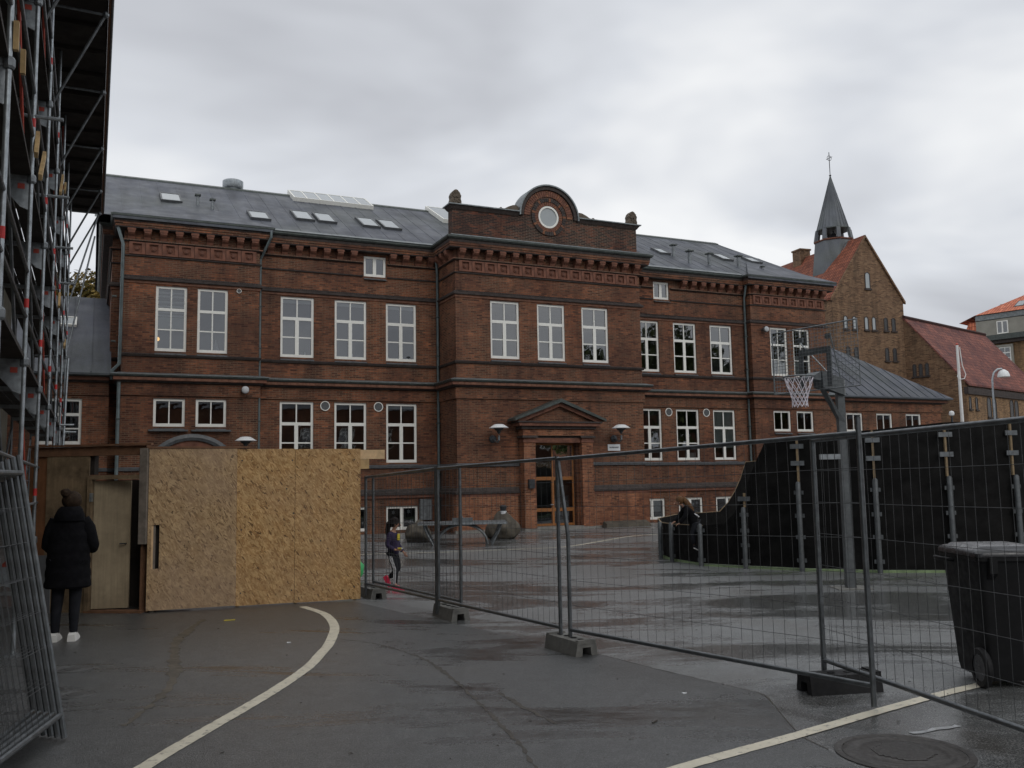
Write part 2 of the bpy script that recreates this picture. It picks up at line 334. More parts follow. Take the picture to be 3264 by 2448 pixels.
# ------------------------------------------------------------------ mesh builder
class MB:
    def __init__(s, org=(0, 0, 0)):
        s.v = []; s.f = []; s.org = Vector(org); s.uv = None
    def add(s, vs_, fs):
        b = len(s.v); s.v += [Vector(p) - s.org for p in vs_]; s.f += [tuple(b + i for i in f) for f in fs]
    def box(s, a, b):
        (x0, y0, z0), (x1, y1, z1) = a, b
        s.add([(x0, y0, z0), (x1, y0, z0), (x1, y1, z0), (x0, y1, z0), (x0, y0, z1), (x1, y0, z1), (x1, y1, z1), (x0, y1, z1)],
              [(0, 3, 2, 1), (4, 5, 6, 7), (0, 1, 5, 4), (1, 2, 6, 5), (2, 3, 7, 6), (3, 0, 4, 7)])
        return s
    def hexa(s, b4, t4):
        s.add(list(b4) + list(t4), [(0, 3, 2, 1), (4, 5, 6, 7), (0, 1, 5, 4), (1, 2, 6, 5), (2, 3, 7, 6), (3, 0, 4, 7)]); return s
    def bar(s, p0, p1, w, h, up=(0, 0, 1)):
        p0, p1 = Vector(p0), Vector(p1); d = (p1 - p0).normalized(); upv = Vector(up)
        if abs(d.dot(upv)) > 0.99: upv = Vector((0, 1, 0))
        x = d.cross(upv).normalized(); y = x.cross(d).normalized()
        a = [p0 - x * w / 2 - y * h / 2, p0 + x * w / 2 - y * h / 2, p0 + x * w / 2 + y * h / 2, p0 - x * w / 2 + y * h / 2]
        b = [p + (p1 - p0) for p in a]
        s.add(a + b, [(0, 3, 2, 1), (4, 5, 6, 7), (0, 1, 5, 4), (1, 2, 6, 5), (2, 3, 7, 6), (3, 0, 4, 7)]); return s
    def tube(s, pts, r, n=8, cap=True):
        pts = [Vector(p) for p in pts]; rs = r if isinstance(r, (list, tuple)) else [r] * len(pts)
        rings = []; ref = None
        for i, p in enumerate(pts):
            d = (pts[min(i + 1, len(pts) - 1)] - pts[max(i - 1, 0)]).normalized()
            if ref is None:
                ref = Vector((0, 0, 1)) if abs(d.z) < 0.9 else Vector((0, 1, 0))
            x = d.cross(ref).normalized(); ref = x.cross(d).normalized()
            rings.append([p + (x * cos(2 * pi * k / n) + ref * sin(2 * pi * k / n)) * rs[i] for k in range(n)])
        s.loft(rings, cap); return s
    def loft(s, rings, cap=True, closed=True):
        n = len(rings[0]); fs = []
        for i in range(len(rings) - 1):
            for k in range(n if closed else n - 1):
                a, b = i * n + k, i * n + (k + 1) % n
                fs.append((a, b, b + n, a + n))
        if cap: fs += [tuple(reversed(range(n))), tuple(range((len(rings) - 1) * n, len(rings) * n))]
        s.add([p for r in rings for p in r], fs); return s
    def lathe(s, c, prof, n=16, cap=True, ph=0.0):
        c = Vector(c)
        s.loft([[c + Vector((r * cos(2 * pi * k / n + ph), r * sin(2 * pi * k / n + ph), z)) for k in range(n)] for r, z in prof], cap); return s
    def prism(s, poly, fr, d):
        # poly: 2-D points, fr(a, b, depth) -> 3-D
        n = len(poly)
        s.add([fr(a, b, 0) for a, b in poly] + [fr(a, b, d) for a, b in poly],
              [tuple(range(n)), tuple(reversed(range(n, 2 * n)))] + [(i, i + n, (i + 1) % n + n, (i + 1) % n) for i in range(n)]); return s
    def quad(s, *p):
        s.add(p, [tuple(range(len(p)))]); return s
    def mesh(s, name):
        me = bpy.data.meshes.new(name); me.from_pydata(s.v, [], s.f); me.update()
        return me
    def build(s, name, mat, parent=None, smooth=False, loc=None, fixn=True):
        me = s.mesh(name)
        if fixn:
            import bmesh
            bm = bmesh.new(); bm.from_mesh(me); bmesh.ops.recalc_face_normals(bm, faces=bm.faces); bm.to_mesh(me); bm.free()
        me.materials.append(MATS[mat])
        if smooth: smooth_mesh(me)
        return link(name, me, parent, loc)
def smooth_mesh(me, ang=40):
    me.polygons.foreach_set('use_smooth', [True] * len(me.polygons))
    try: me.set_sharp_from_angle(angle=radians(ang))
    except Exception: pass
def link(name, me, parent=None, loc=None):
    o = bpy.data.objects.new(name, me); COL.objects.link(o)
    if parent is not None: o.parent = parent
    if loc is not None: o.location = loc
    return o
def tag(o, label, cat, group=None):
    o['label'] = label; o['category'] = cat
    if group: o['group'] = group
    return o
def thing(name, label, cat, loc=(0, 0, 0), rz=0.0, group=None):
    o = bpy.data.objects.new(name, None); COL.objects.link(o); o.location = loc; o.rotation_euler = (0, 0, rz); o.empty_display_size = 0.2
    return tag(o, label, cat, group)
def struct(o, kind='structure'):
    o['kind'] = kind; return o
def planar_uv(o, ax_u, ax_v, sc=1.0):
    me = o.data; uvl = me.uv_layers.new(name='UVMap'); au, av = Vector(ax_u), Vector(ax_v)
    for l in me.loops:
        c = me.vertices[l.vertex_index].co; uvl.data[l.index].uv = (c.dot(au) * sc, c.dot(av) * sc)
YAW = radians(24.8)
EU = Vector((cos(YAW), sin(YAW), 0)); EV = Vector((-sin(YAW), cos(YAW), 0))
def fw_(u, v, z): return EU * u + EV * v + Vector((0, 0, z))
# ------------------------------------------------------------------ ground
g = MB(); g.quad((-400, -400, 0), (400, -400, 0), (400, 600, 0), (-400, 600, 0))
struct(g.build('asphalt_yard', 'asphalt'))
g = MB(); edge_ = [(-9, 13.9), (-2.4, 13.75), (-0.9, 11.6), (0.05, 10.4), (0.72, 9.5), (1.25, 8.62), (1.62, 8.07), (1.95, 7.58), (1.96, 7.2), (1.93, 6.8), (1.91, 6.32), (1.98, 6.03), (2.1, 5.0), (2.0, 2.0), (-9, 2.0)]
g.quad(*[(x, y, 0.0022) for x, y in reversed(edge_)]); struct(g.build('asphalt_patch', 'asphalt_new', fixn=False))

# ------------------------------------------------------------------ school building (local frame: u along the facade, v into the building, z up)
ORG = Vector((14.96, 28.8, 0.0))
school = thing('school_building', 'long two storey red brick school with grey roof, round gable and white windows', 'school', fw_(*ORG), YAW)
VM, VP, VR = 30.5, 30.15, 28.8
UA, UB, UC, UD, UE, UF = 0.74, 4.85, 11.22, 18.70, 25.07, 29.18
def sb(): return MB(ORG)

def wall_v(mb, ua, ub, za, zb, v, openings, depth=0.14):
    """front wall in the plane v, with rectangular openings and their reveals"""
    us = sorted({ua, ub, *[o[0] for o in openings], *[o[1] for o in openings]})
    zs = sorted({za, zb, *[o[2] for o in openings], *[o[3] for o in openings]})
    for i in range(len(us) - 1):
        for j in range(len(zs) - 1):
            cu, cz = (us[i] + us[i + 1]) / 2, (zs[j] + zs[j + 1]) / 2
            if any(o[0] < cu < o[1] and o[2] < cz < o[3] for o in openings): continue
            mb.quad((us[i], v, zs[j]), (us[i + 1], v, zs[j]), (us[i + 1], v, zs[j + 1]), (us[i], v, zs[j + 1]))
    for a, b, c, d in openings:
        w = v + depth
        mb.quad((a, v, c), (a, v, d), (a, w, d), (a, w, c)); mb.quad((b, v, c), (b, w, c), (b, w, d), (b, v, d))
        mb.quad((a, v, d), (b, v, d), (b, w, d), (a, w, d)); mb.quad((a, v, c), (a, w, c), (b, w, c), (b, v, c))

WIN = []       # (u0,u1,z0,z1,v,kind)
TW = 1.12
mainL = [6.165, 7.995, 9.815]; mainR = [29.92 - c for c in reversed(mainL)]
ris = [13.08, 14.905, 16.725]
opn = {'pl': [], 'ml': [], 'r': [], 'mr': [], 'pr': [], 'wl': [], 'an': []}
def addwin(k, a, b, c, d, v, kind):
    opn[k].append((a, b, c, d)); WIN.append((a, b, c, d, v, kind))
for k, cs in (('ml', mainL), ('mr', mainR)):
    for c in cs:
        addwin(k, c - TW / 2, c + TW / 2, 5.97, 8.03, VM, 'tall'); addwin(k, c - TW / 2, c + TW / 2, 2.42, 4.48, VM, 'tall')
        addwin(k, c - 0.58, c + 0.58, 0.10, 0.92, VM, 'pair')
for c in ris: addwin('r', c - TW / 2, c + TW / 2, 5.98, 8.03, VR, 'tall')
for k, cs in (('pl', (2.145, 3.395)), ('pr', (26.525, 27.775))):
    for c in cs:
        addwin(k, c - 0.465, c + 0.465, 5.95, 8.03, VP, 'cross'); addwin(k, c - 0.465, c + 0.465, 3.59, 4.47, VP, 'short')
addwin('ml', 8.46, 9.26, 8.93, 9.66, VM, 'pair'); addwin('mr', 20.47, 21.23, 8.94, 9.66, VM, 'pair')
for a in (30.45, 32.27, 34.10): addwin('an', a, a + 0.98, 3.62, 4.47, VM, 'short')
addwin('wl', -1.55, -0.32, 3.05, 4.44, VM, 'cross'); addwin('wl', -3.6, -2.4, 3.05, 4.44, VM, 'cross')
opn['r'].append((14.03, 15.75, 0.0, 3.02))
ZT = 9.80
for k, a, b, v, zt in (('pl', UA, UB, VP, ZT), ('ml', UB, UC, VM, ZT), ('r', UC, UD, VR, ZT), ('mr', UD, UE, VM, ZT), ('pr', UE, UF, VP, ZT), ('wl', -9.0, 0.42, VM, 5.0), ('an', UF, 36.4, VM, 5.0)):
    m = sb(); wall_v(m, a, b, -0.1, zt, v, opn[k])
    m.build('wall', 'brick_red', school, fixn=False)
# returns, side and back walls
for u, a, b, z1 in ((UB, VP, VM, ZT), (UC, VR, VM, ZT), (UD, VR, VM, ZT), (UE, VP, VM, ZT), (UA, VP, 31.4, ZT), (0.42, 31.4, 42, ZT), (UF, VP, 42, ZT), (-9.0, VM, 40, 5.0), (36.4, VM, 40, 5.0)):
    m = sb(); m.quad((u, a, -0.1), (u, b, -0.1), (u, b, z1), (u, a, z1)); m.build('side_wall', 'brick_red', school, fixn=False)
m = sb(); m.quad((0.42, 31.4, -0.1), (UA, 31.4, -0.1), (UA, 31.4, ZT), (0.42, 31.4, ZT))
m.build('side_wall', 'brick_red', school, fixn=False)
m = sb()
m.quad((0.42, 42, -0.1), (UF, 42, -0.1), (UF, 42, ZT), (0.42, 42, ZT)); m.quad((-9, 40, -0.1), (0.42, 40, -0.1), (0.42, 40, 5), (-9, 40, 5)); m.quad((UF, 40, -0.1), (36.4, 40, -0.1), (36.4, 40, 5), (UF, 40, 5))
m.quad((0.42, 30.3, ZT), (0.42, 42, ZT), (0.2, 36, 13.2))
m.build('rear_wall', 'brick_red', school, fixn=False)
# rooms behind the glass
m = sb(); m.box((0.6, 34.2, 0.0), (29.0, 34.35, 9.7)); m.box((-8.8, 34.2, 0), (0.3, 34.3, 4.9)); m.box((29.3, 34.2, 0), (36.3, 34.3, 4.9)); m.build('inner_wall', 'interior', school)
m = sb()
for z in (1.2, 5.1, 8.55): m.box((0.8, VM + 0.2, z), (29.1, 34.2, z + 0.3)); m.box((11.4, VR + 0.5, z), (18.5, VM + 0.2, z + 0.3))
m.build('floor_slab', 'interior', school)

# windows: frame mesh with its panes as sub-parts
FR_CACHE = {}; PN_CACHE = {}
def frame_def(w, h, kind):
    bars = []; panes = []; o = 0.08
    bars += [(0, w, 0, o + 0.02), (0, w, h - o, h), (0, o, o + 0.02, h - o), (w - o, w, o + 0.02, h - o)]
    if kind == 'tall':
        t0 = h * 0.615; t1 = t0 + 0.105; m0, m1 = w / 2 - 0.062, w / 2 + 0.062
        bars += [(o, w - o, t0, t1), (m0, m1, o + 0.02, t0), (w / 2 - 0.021, w / 2 + 0.021, t1, h - o)]
        hm = (o + 0.02 + t0) / 2
        bars += [(o, m0, hm - 0.021, hm + 0.021), (m1, w - o, hm - 0.021, hm + 0.021)]
        for a, b in ((o, m0), (m1, w - o)): panes += [(a, b, o + 0.02, hm - 0.021), (a, b, hm + 0.021, t0)]
        panes += [(o, w / 2 - 0.021, t1, h - o), (w / 2 + 0.021, w - o, t1, h - o)]
    elif kind == 'cross':
        t0 = h * 0.62; t1 = t0 + 0.09; a, b = w / 2 - 0.02, w / 2 + 0.02; hm = (o + 0.02 + t0) / 2
        bars += [(o, w - o, t0, t1), (a, b, o + 0.02, t0), (a, b, t1, h - o), (o, a, hm - 0.021, hm + 0.021), (b, w - o, hm - 0.021, hm + 0.021)]
        for x0, x1 in ((o, a), (b, w - o)): panes += [(x0, x1, o + 0.02, hm - 0.021), (x0, x1, hm + 0.021, t0), (x0, x1, t1, h - o)]
    elif kind == 'short':
        a, b = w / 2 - 0.018, w / 2 + 0.018
        bars += [(a, b, o + 0.02, h - o)]; panes += [(o, a, o + 0.02, h - o), (b, w - o, o + 0.02, h - o)]
    else:
        a, b = w / 2 - 0.06, w / 2 + 0.06
        bars += [(a, b, o + 0.02, h - o)]; panes += [(o, a, o + 0.02, h - o), (b, w - o, o + 0.02, h - o)]
    return bars, panes
def window(parent, org, u0, u1, z0, z1, v, kind, dep=0.055, sill=True, matname='window_white'):
    w, h = round(u1 - u0, 3), round(z1 - z0, 3); key = (w, h, kind, matname)
    if key not in FR_CACHE:
        bars, panes = frame_def(w, h, kind); m = MB()
        for i, (a, b, c, d) in enumerate(bars):
            t = 0.0 if i < 4 else (0.004 if (b - a > 0.05 and d - c > 0.05) else 0.012)
            m.box((a, t, c), (b, 0.07 - t, d))
        me = m.mesh('window'); me.materials.append(MATS[matname]); FR_CACHE[key] = (me, panes)
    me, panes = FR_CACHE[key]
    o = link('window', me, parent, Vector((u0, v + dep, z0)) - org)
    for a, b, c, d in panes:
        pk = (round(b - a, 3), round(d - c, 3))
        if pk not in PN_CACHE:
            pm = MB(); pm.quad((0, 0, 0), (pk[0], 0, 0), (pk[0], 0, pk[1]), (0, 0, pk[1])); pme = pm.mesh('pane'); pme.materials.append(MATS['window_glass']); PN_CACHE[pk] = pme
        link('pane', PN_CACHE[pk], o, (a, 0.035, c))
    return o
wobj = {}
for a, b, c, d, v, kind in WIN:
    o = window(school, ORG, a, b, c, d, v, kind); wobj[(round(a, 2), round(c, 2))] = o
    if kind != 'pair' or c > 5:
        s_ = MB(); w = b - a; s_.hexa([(-0.0, -0.14, -0.12), (w, -0.14, -0.12), (w, 0.05, -0.12), (0, 0.05, -0.12)], [(0, -0.14, -0.10), (w, -0.14, -0.10), (w, 0.05, -0.005), (0, 0.05, -0.005)])
        s_.build('sill', 'slate_sill', o)
def near(u, z):
    return min(wobj.items(), key=lambda kv: (kv[0][0] - u) ** 2 + (kv[0][1] - z) ** 2)[1]
def blind(u, z, a, b, c, d, matn='blind_white'):
    m = MB(); m.box((a, 0.10, c), (b, 0.112, d)); m.build('blind', matn, near(u, z))
for u in mainL: blind(u - TW / 2, 5.97, 0.06, 1.06, 1.86, 2.0)
blind(mainR[2] - TW / 2, 2.42, 0.06, 1.06, 0.50, 2.0); blind(mainL[2] - TW / 2, 2.42, 0.06, 1.06, 1.88, 2.0); blind(mainR[2] - TW / 2, 5.97, 0.06, 1.06, 0.06, 0.62, 'grey_panel')
for z in (0.74, 1.12, 1.24, 1.42, 1.56, 1.74, 1.86): blind(1.68, 5.95, 0.06, 0.87, z, z + (0.36 if z < 1 else 0.06))
blind(26.06, 5.95, 0.06, 0.87, 0.06, 0.72); blind(mainR[1] - TW / 2, 2.42, 0.6, 1.0, 0.12, 0.3); blind(27.3, 5.95, 0.06, 0.4, 0.06, 0.9)
blind(20.1 - 0.58, 0.10, 0.62, 1.08, 0.3, 0.76)
m = MB(); m.lathe((0.13, 0.9, 0.52), [(0.005, -0.07), (0.05, -0.05), (0.07, 0), (0.05, 0.05), (0.005, 0.07)], 12); m.build('lamp_globe', 'lamp_glow', near(1.68, 5.95), smooth=True)
m = MB(); m.lathe((0.60, 0.2, 0.06), [(0.10, 0), (0.09, 0.1), (0.03, 0.35), (0.004, 0.42)], 8); m.build('paper_tree', 'paper', near(2.93, 5.95))
for (u, z, lst) in ((9.235, 0.1, ((0.3, 0.6), (0.85, 0.62), (0.95, 0.3))), (21.35, 0.1, ((0.75, 0.55), (0.66, 0.45), (0.95, 0.6))), (19.52, 0.1, ((0.72, 0.45), (0.92, 0.55))), (7.4, 0.1, ((0.8, 0.6),))):
    for x, y in lst:
        m = MB(); pts = [(0.075 * (0.6 + 0.4 * (k % 2)) * cos(k * pi / 6), 0.075 * (0.6 + 0.4 * (k % 2)) * sin(k * pi / 6)) for k in range(12)]
        m.prism(pts, lambda a, b, d: (x + a, 0.05 + d, y + b), 0.004); m.build('paper_flower', 'paper', near(u, z))
# small things on the window ledges
for u, z, lst in ((mainL[0] - .56, 5.97, ((0.72, 0.10, 0.13), (0.86, 0.02, 0.14))), (mainL[1] - .56, 5.97, ((0.68, 0.02, 0.16), (0.78, 0.05, 0.2))), (mainL[2] - .56, 5.97, ((0.16, 0.02, 0.1), (0.85, 0.16, 0.2)))):
    for x, r, h in lst:
        m = MB(); m.lathe((x, 0.16, 0.08), [(r * 0.7, 0), (r, h * 0.5), (r * 0.4, h)], 9); m.build('ledge_ornament', 'lamp_body' if r > 0.04 else 'paper', near(u, z))

# mouldings swept along the facade plan
PATH = [(0.42, 42), (0.42, 31.4), (UA, 31.4), (UA, VP), (UB, VP), (UB, VM), (UC, VM), (UC, VR), (UD, VR), (UD, VM), (UE, VM), (UE, VP), (UF, VP), (UF, 42)]
def offs(path, d):
    res = []
    for i, p in enumerate(path):
        nrm = Vector((0, 0))
        seen = []
        for a, b in ((i - 1, i), (i, i + 1)):
            if a < 0 or b >= len(path): continue
            t = Vector((path[b][0] - path[a][0], path[b][1] - path[a][1])).normalized(); nn = Vector((t.y, -t.x))
            if not any((nn - q).length < 1e-3 for q in seen): seen.append(nn); nrm += nn
        res.append((p[0] + nrm.x * d, p[1] + nrm.y * d))
    return res
def sweep(name, matn, prof, path=PATH, parent=school, org=ORG, smooth=False, gaps=()):
    for g0, g1, gv in gaps:
        for i in range(len(path) - 1):
            if abs(path[i][1] - gv) < 1e-6 and abs(path[i + 1][1] - gv) < 1e-6 and path[i][0] < g0 and path[i + 1][0] > g1:
                rest = [g for g in gaps if g != (g0, g1, gv)]
                sweep(name, matn, prof, path[:i + 1] + [(g0, gv)], parent, org, smooth, rest)
                return sweep(name, matn, prof, [(g1, gv)] + path[i + 1:], parent, org, smooth, rest)
    m = MB(org)
    cols = [offs(path, d) for d, z in prof]
    n = len(prof)
    vs_ = []; fs = []
    for i in range(len(path)):
        for k in range(n): vs_.append((cols[k][i][0], cols[k][i][1], prof[k][1]))
    for i in range(len(path) - 1):
        for k in range(n - 1): a = i * n + k; fs.append((a, a + 1, a + n + 1, a + n))
    fs += [tuple(range(n)), tuple(reversed(range((len(path) - 1) * n, len(path) * n)))]
    m.add(vs_, fs)
    return m.build(name, matn, parent, smooth)
HEAD = PATH[2:-1]
PORT = ((13.5, 16.3, VR),); ATT = ((8.42, 9.30, VM), (20.43, 21.27, VM))
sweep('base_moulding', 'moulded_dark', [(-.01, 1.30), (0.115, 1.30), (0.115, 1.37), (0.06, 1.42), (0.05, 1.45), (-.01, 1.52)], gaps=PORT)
sweep('base_roll', 'moulded_brick', [(-.01, 1.20), (0.07, 1.20), (0.07, 1.297), (-.01, 1.297)], gaps=PORT)
sweep('sill_course', 'slate_sill', [(-.01, 2.21), (0.07, 2.23), (0.08, 2.30), (0.02, 2.335), (-.01, 2.345)], gaps=PORT)
sweep('fascia_course', 'brick_red', [(-.01, 4.53), (0.055, 4.55), (0.055, 4.93), (-.01, 4.94)])
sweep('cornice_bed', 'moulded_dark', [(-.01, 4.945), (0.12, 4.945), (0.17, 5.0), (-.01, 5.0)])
sweep('cornice_fascia', 'moulded_brick', [(-.01, 5.003), (0.225, 5.003), (0.225, 5.105), (-.01, 5.105)])
sweep('cornice_cap', 'gutter_dark', [(-.01, 5.108), (0.255, 5.108), (0.285, 5.135), (0.295, 5.17), (-.01, 5.17)])
sweep('cornice_flashing', 'zinc', [(-.01, 5.174), (0.305, 5.174), (0.305, 5.195), (0.1, 5.25), (-.01, 5.255)])
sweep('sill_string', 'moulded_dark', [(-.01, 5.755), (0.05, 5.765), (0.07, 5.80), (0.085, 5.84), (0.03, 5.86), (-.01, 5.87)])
sweep('lintel_course', 'moulded_pale', [(-.01, 8.065), (0.03, 8.07), (0.035, 8.155), (-.01, 8.155)])
sweep('dog_tooth_course', 'moulded_dark', [(-.01, 8.16), (0.10, 8.16), (0.105, 8.22), (0.06, 8.25), (-.01, 8.32)])
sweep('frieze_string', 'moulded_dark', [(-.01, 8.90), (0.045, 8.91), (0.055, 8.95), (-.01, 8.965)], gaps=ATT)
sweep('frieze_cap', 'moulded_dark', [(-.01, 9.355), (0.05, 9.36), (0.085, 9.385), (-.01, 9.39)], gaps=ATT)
sweep('frieze_cap_tile', 'moulded_pale', [(-.01, 9.393), (0.09, 9.393), (0.09, 9.425), (-.01, 9.43)], gaps=ATT)
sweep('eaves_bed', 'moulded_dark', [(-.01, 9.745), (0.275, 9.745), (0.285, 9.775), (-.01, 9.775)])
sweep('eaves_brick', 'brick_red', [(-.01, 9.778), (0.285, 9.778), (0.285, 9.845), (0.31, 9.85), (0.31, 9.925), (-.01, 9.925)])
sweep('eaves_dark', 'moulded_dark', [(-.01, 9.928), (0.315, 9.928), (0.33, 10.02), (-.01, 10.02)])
sweep('gutter', 'gutter_dark', [(0.30, 10.022), (0.37, 10.03), (0.415, 10.075), (0.42, 10.13), (0.40, 10.135), (0.30, 10.13)])
# the wings keep the lower cornice as their eaves
for a, b in ((-9.0, 0.42), (UF, 36.4)):
    pth = [(a, VM), (b, VM)] if a < 0 else [(a, VM), (b, VM), (b, 40)]
    for nm, mt, pr_ in (('wing_bed', 'moulded_dark', [(-.01, 4.945), (0.12, 4.945), (0.17, 5.0), (-.01, 5.0)]), ('wing_fascia', 'moulded_brick', [(-.01, 5.003), (0.225, 5.003), (0.225, 5.105), (-.01, 5.105)]),
                        ('wing_gutter', 'gutter_dark', [(-.01, 5.108), (0.30, 5.108), (0.36, 5.15), (0.37, 5.205), (-.01, 5.21)]), ('wing_string', 'brick_red', [(-.01, 4.53), (0.05, 4.55), (0.05, 4.94), (-.01, 4.94)]), ('wing_sill', 'slate_sill', [(-.01, 2.21), (0.07, 2.23), (0.08, 2.30), (-.01, 2.34)])):
        sweep(nm, mt, pr_, pth)
# plinth of the projecting middle
for a, b in ((UC - 0.09, 13.42), (16.36, UD + 0.09)):
    m = sb(); m.box((a, VR - 0.09, -0.1), (b, VR + 0.3, 1.195)); m.build('plinth', 'brick_bright', school)
m = sb(); m.box((UC - 0.13, VR - 0.13, -0.1), (13.40, VR, 0.09)); m.box((16.40, VR - 0.13, -0.1), (UD + 0.13, VR, 0.07)); m.build('plinth_foot', 'stone_plinth', school)
# dog-tooth bricks of the string courses (too small to pick apart one by one)
for nm, z0, z1, out_, matn, st in (('dog_tooth', 8.255, 8.295, 0.07, 'moulded_dark', 0.075), ('soldier_bricks', 5.02, 5.09, 0.23, 'moulded_pale', 0.21), ('tooth_row', 9.397, 9.422, 0.097, 'sandstone', 0.085)):
    m = sb()
    for (a, b), (c, d) in zip(HEAD[1:-1], HEAD[2:]):
        if abs(b - d) > 0.01: continue
        k = a + st / 2
        while k < c - st / 2:
            if nm == 'tooth_row' and any(g0 < k < g1 and abs(b - gv) < .01 for g0, g1, gv in ATT): k += st; continue
            q = st * 0.3 if st < 0.1 else st * 0.44
            m.box((k - q, b - out_, z0), (k + q, b - 0.01, z1)); k += st
    struct(m.build(nm, matn, school), 'stuff')

# corbels and frieze panels
m = MB(); pr_ = [(0, -0.02), (-0.09, -0.01), (-0.13, 0.07), (-0.21, 0.12), (-0.255, 0.17), (-0.255, 0.30), (0, 0.30)]
m.prism(pr_, lambda a, b, d: (d - 0.10, a, b), 0.20)
m.box((-0.12, -0.268, 0.225), (0.12, 0, 0.302))
corb = m.mesh('corbel'); corb.materials.append(MATS['moulded_brick'])
m = MB()
m.box((-0.235, -0.075, 0.0), (-0.13, 0, 0.385)); m.box((0.13, -0.075, 0.0), (0.235, 0, 0.385)); m.box((-0.13, -0.075, 0.335), (0.13, 0, 0.385)); m.box((-0.13, -0.075, 0), (0.13, 0, 0.05))
m.box((-0.13, -0.012, 0.05), (0.13, 0, 0.335))
for r, y in ((0.075, -0.04), (0.045, -0.065)):
    ring = [(r * cos(t * pi / 5), y, 0.19 + r * sin(t * pi / 5)) for t in range(10)]; ring2 = [(p[0] * 1.15, -0.012, 0.19 + (p[2] - 0.19) * 1.15) for p in ring]
    m.loft([ring2, ring], True)
meto = m.mesh('frieze_panel'); meto.materials.append(MATS['moulded_brick'])
def row(me, nm, a, b, v, z, pitch, skip=()):
    n = max(1, round((b - a) / pitch)); pt = (b - a) / n
    for i in range(n):
        u = a + (i + .5) * pt
        if any(s0 < u < s1 for s0, s1 in skip): continue
        link(nm, me, school, Vector((u, v, z)) - ORG)
for a, b, v in ((UA, UB, VP), (UC, UD, VR), (UE, UF, VP)):
    row(meto, 'frieze_panel', a + 0.12, b - 0.12, v, 8.967, 0.487); row(corb, 'corbel', a - 0.05, b + 0.05, v, 9.44, 0.49)
row(corb, 'corbel', UB + 0.15, UC - 0.1, VM, 9.44, 0.487, ((8.3, 9.42),)); row(corb, 'corbel', UD + 0.1, UE - 0.15, VM, 9.44, 0.487, ((20.3, 21.4),))
for s_, u in ((1, UC), (-1, UD)):
    for v in (29.1, 29.6, 30.1):
        o = link('corbel', corb, school, Vector((u, v, 9.44)) - ORG); o.rotation_euler = (0, 0, -pi / 2 * s_)

# round vents, gutters' downpipes, cabinet
def disc(u, z, v, r, nm='round_vent'):
    m = MB(); ring = lambda rr, y: [(rr * cos(2 * pi * k / 24), y, rr * sin(2 * pi * k / 24)) for k in range(24)]
    m.loft([ring(r, 0.02), ring(r, -0.035), ring(r * 0.84, -0.035), ring(r * 0.84, 0.0)], False)
    o = m.build(nm, 'window_white', school, loc=Vector((u, v, z)) - ORG)
    m = MB(); m.loft([ring(r * 0.84, -0.012), ring(0.001, -0.014)], False); m.build('mesh_disc', 'slate_sill', o)
for u, r in ((7.11, .165), (8.97, .165), (21.0, .165), (22.84, .165)): disc(u, 4.35, VM, r)
disc(4.20, 8.02, VP, 0.075)
def pipe(pts, r=0.05):
    m = sb(); m.tube(pts, r, 10); o = m.build('downpipe', 'downpipe', school, smooth=True)
    for z in (7.6, 6.2, 3.8, 2.0):
        lo = pts[-1]
        if not lo[2] < z < pts[0][2] - 0.3: continue
        m = sb(); m.box((lo[0] - .065, lo[1] - .06, z - 0.02), (lo[0] + .065, lo[1] + .09, z + 0.02)); m.build('pipe_clip', 'gutter_dark', o)
pipe([(UB + 0.30, VP - 0.36, 10.03), (UB + 0.30, VP - 0.36, 9.82), (UB + 0.06, VM - 0.1, 9.2), (UB + 0.06, VM - 0.1, 0.1)], 0.048)
pipe([(UC - 0.22, VM - 0.36, 10.03), (UC - 0.22, VM - 0.36, 9.8), (UC - 0.07, VM - 0.09, 9.2), (UC - 0.07, VM - 0.09, 0.1)], 0.048)
pipe([(UE - 0.20, VM - 0.36, 10.03), (UE - 0.20, VM - 0.36, 9.7), (UE - 0.10, VM - 0.1, 9.2), (UE - 0.10, VM - 0.1, 0.1)], 0.048)
pipe([(UA - 0.22, VP - 0.2, 10.03), (UA - 0.22, VP - 0.2, 9.8), (UA - 0.04, VP - 0.08, 9.25), (UA - 0.06, VP - 0.08, 5.5), (UA - 0.25, VP + 0.0, 5.3), (UA - 0.25, VP + 0.0, 5.0)], 0.05)
pipe([(UA - 0.06, VP - 0.06, 4.95), (UA - 0.06, VP - 0.06, 0.1)], 0.055)
m = sb(); m.box((10.42, VM - 0.16, 0.42), (10.85, VM, 1.12)); o = m.build('meter_cabinet', 'galvanised_dull', school)
m = sb(); m.box((10.40, VM - 0.18, 1.12), (10.87, VM, 1.14)); m.build('cabinet_lid', 'galvanised_dull', o)

# roof ------------------------------------------------------------
TP = math.tan(radians(28.0)); EZ = 10.15; EVv = VM - 0.40
def rz(v): return EZ + (v - EVv) * TP
RV = 36.0; RZ = rz(RV)
m = sb()
L0, R0, RR = -0.08, UF + 0.40, 27.95
m.quad((L0, EVv, EZ), (R0, EVv, EZ), (RR, RV, RZ), (L0, RV, RZ))
m.quad((R0, EVv, EZ), (R0, 42.3, EZ), (RR, RV, RZ)); m.quad((R0, 42.3, EZ), (L0, 42.3, EZ), (L0, RV, RZ), (RR, RV, RZ)); m.quad((L0, EVv, EZ), (L0, RV, RZ), (L0, 42.3, EZ))
roof = m.build('roof', 'roof_felt', school, fixn=False)
def slab(name, top, th, matn, parent):
    m = sb(); n = len(top); m.add(list(top) + [(p[0], p[1], p[2] - th) for p in top], [tuple(range(n)), tuple(reversed(range(n, 2 * n)))] + [(i, i + n, (i + 1) % n + n, (i + 1) % n) for i in range(n)]); return m.build(name, matn, parent)
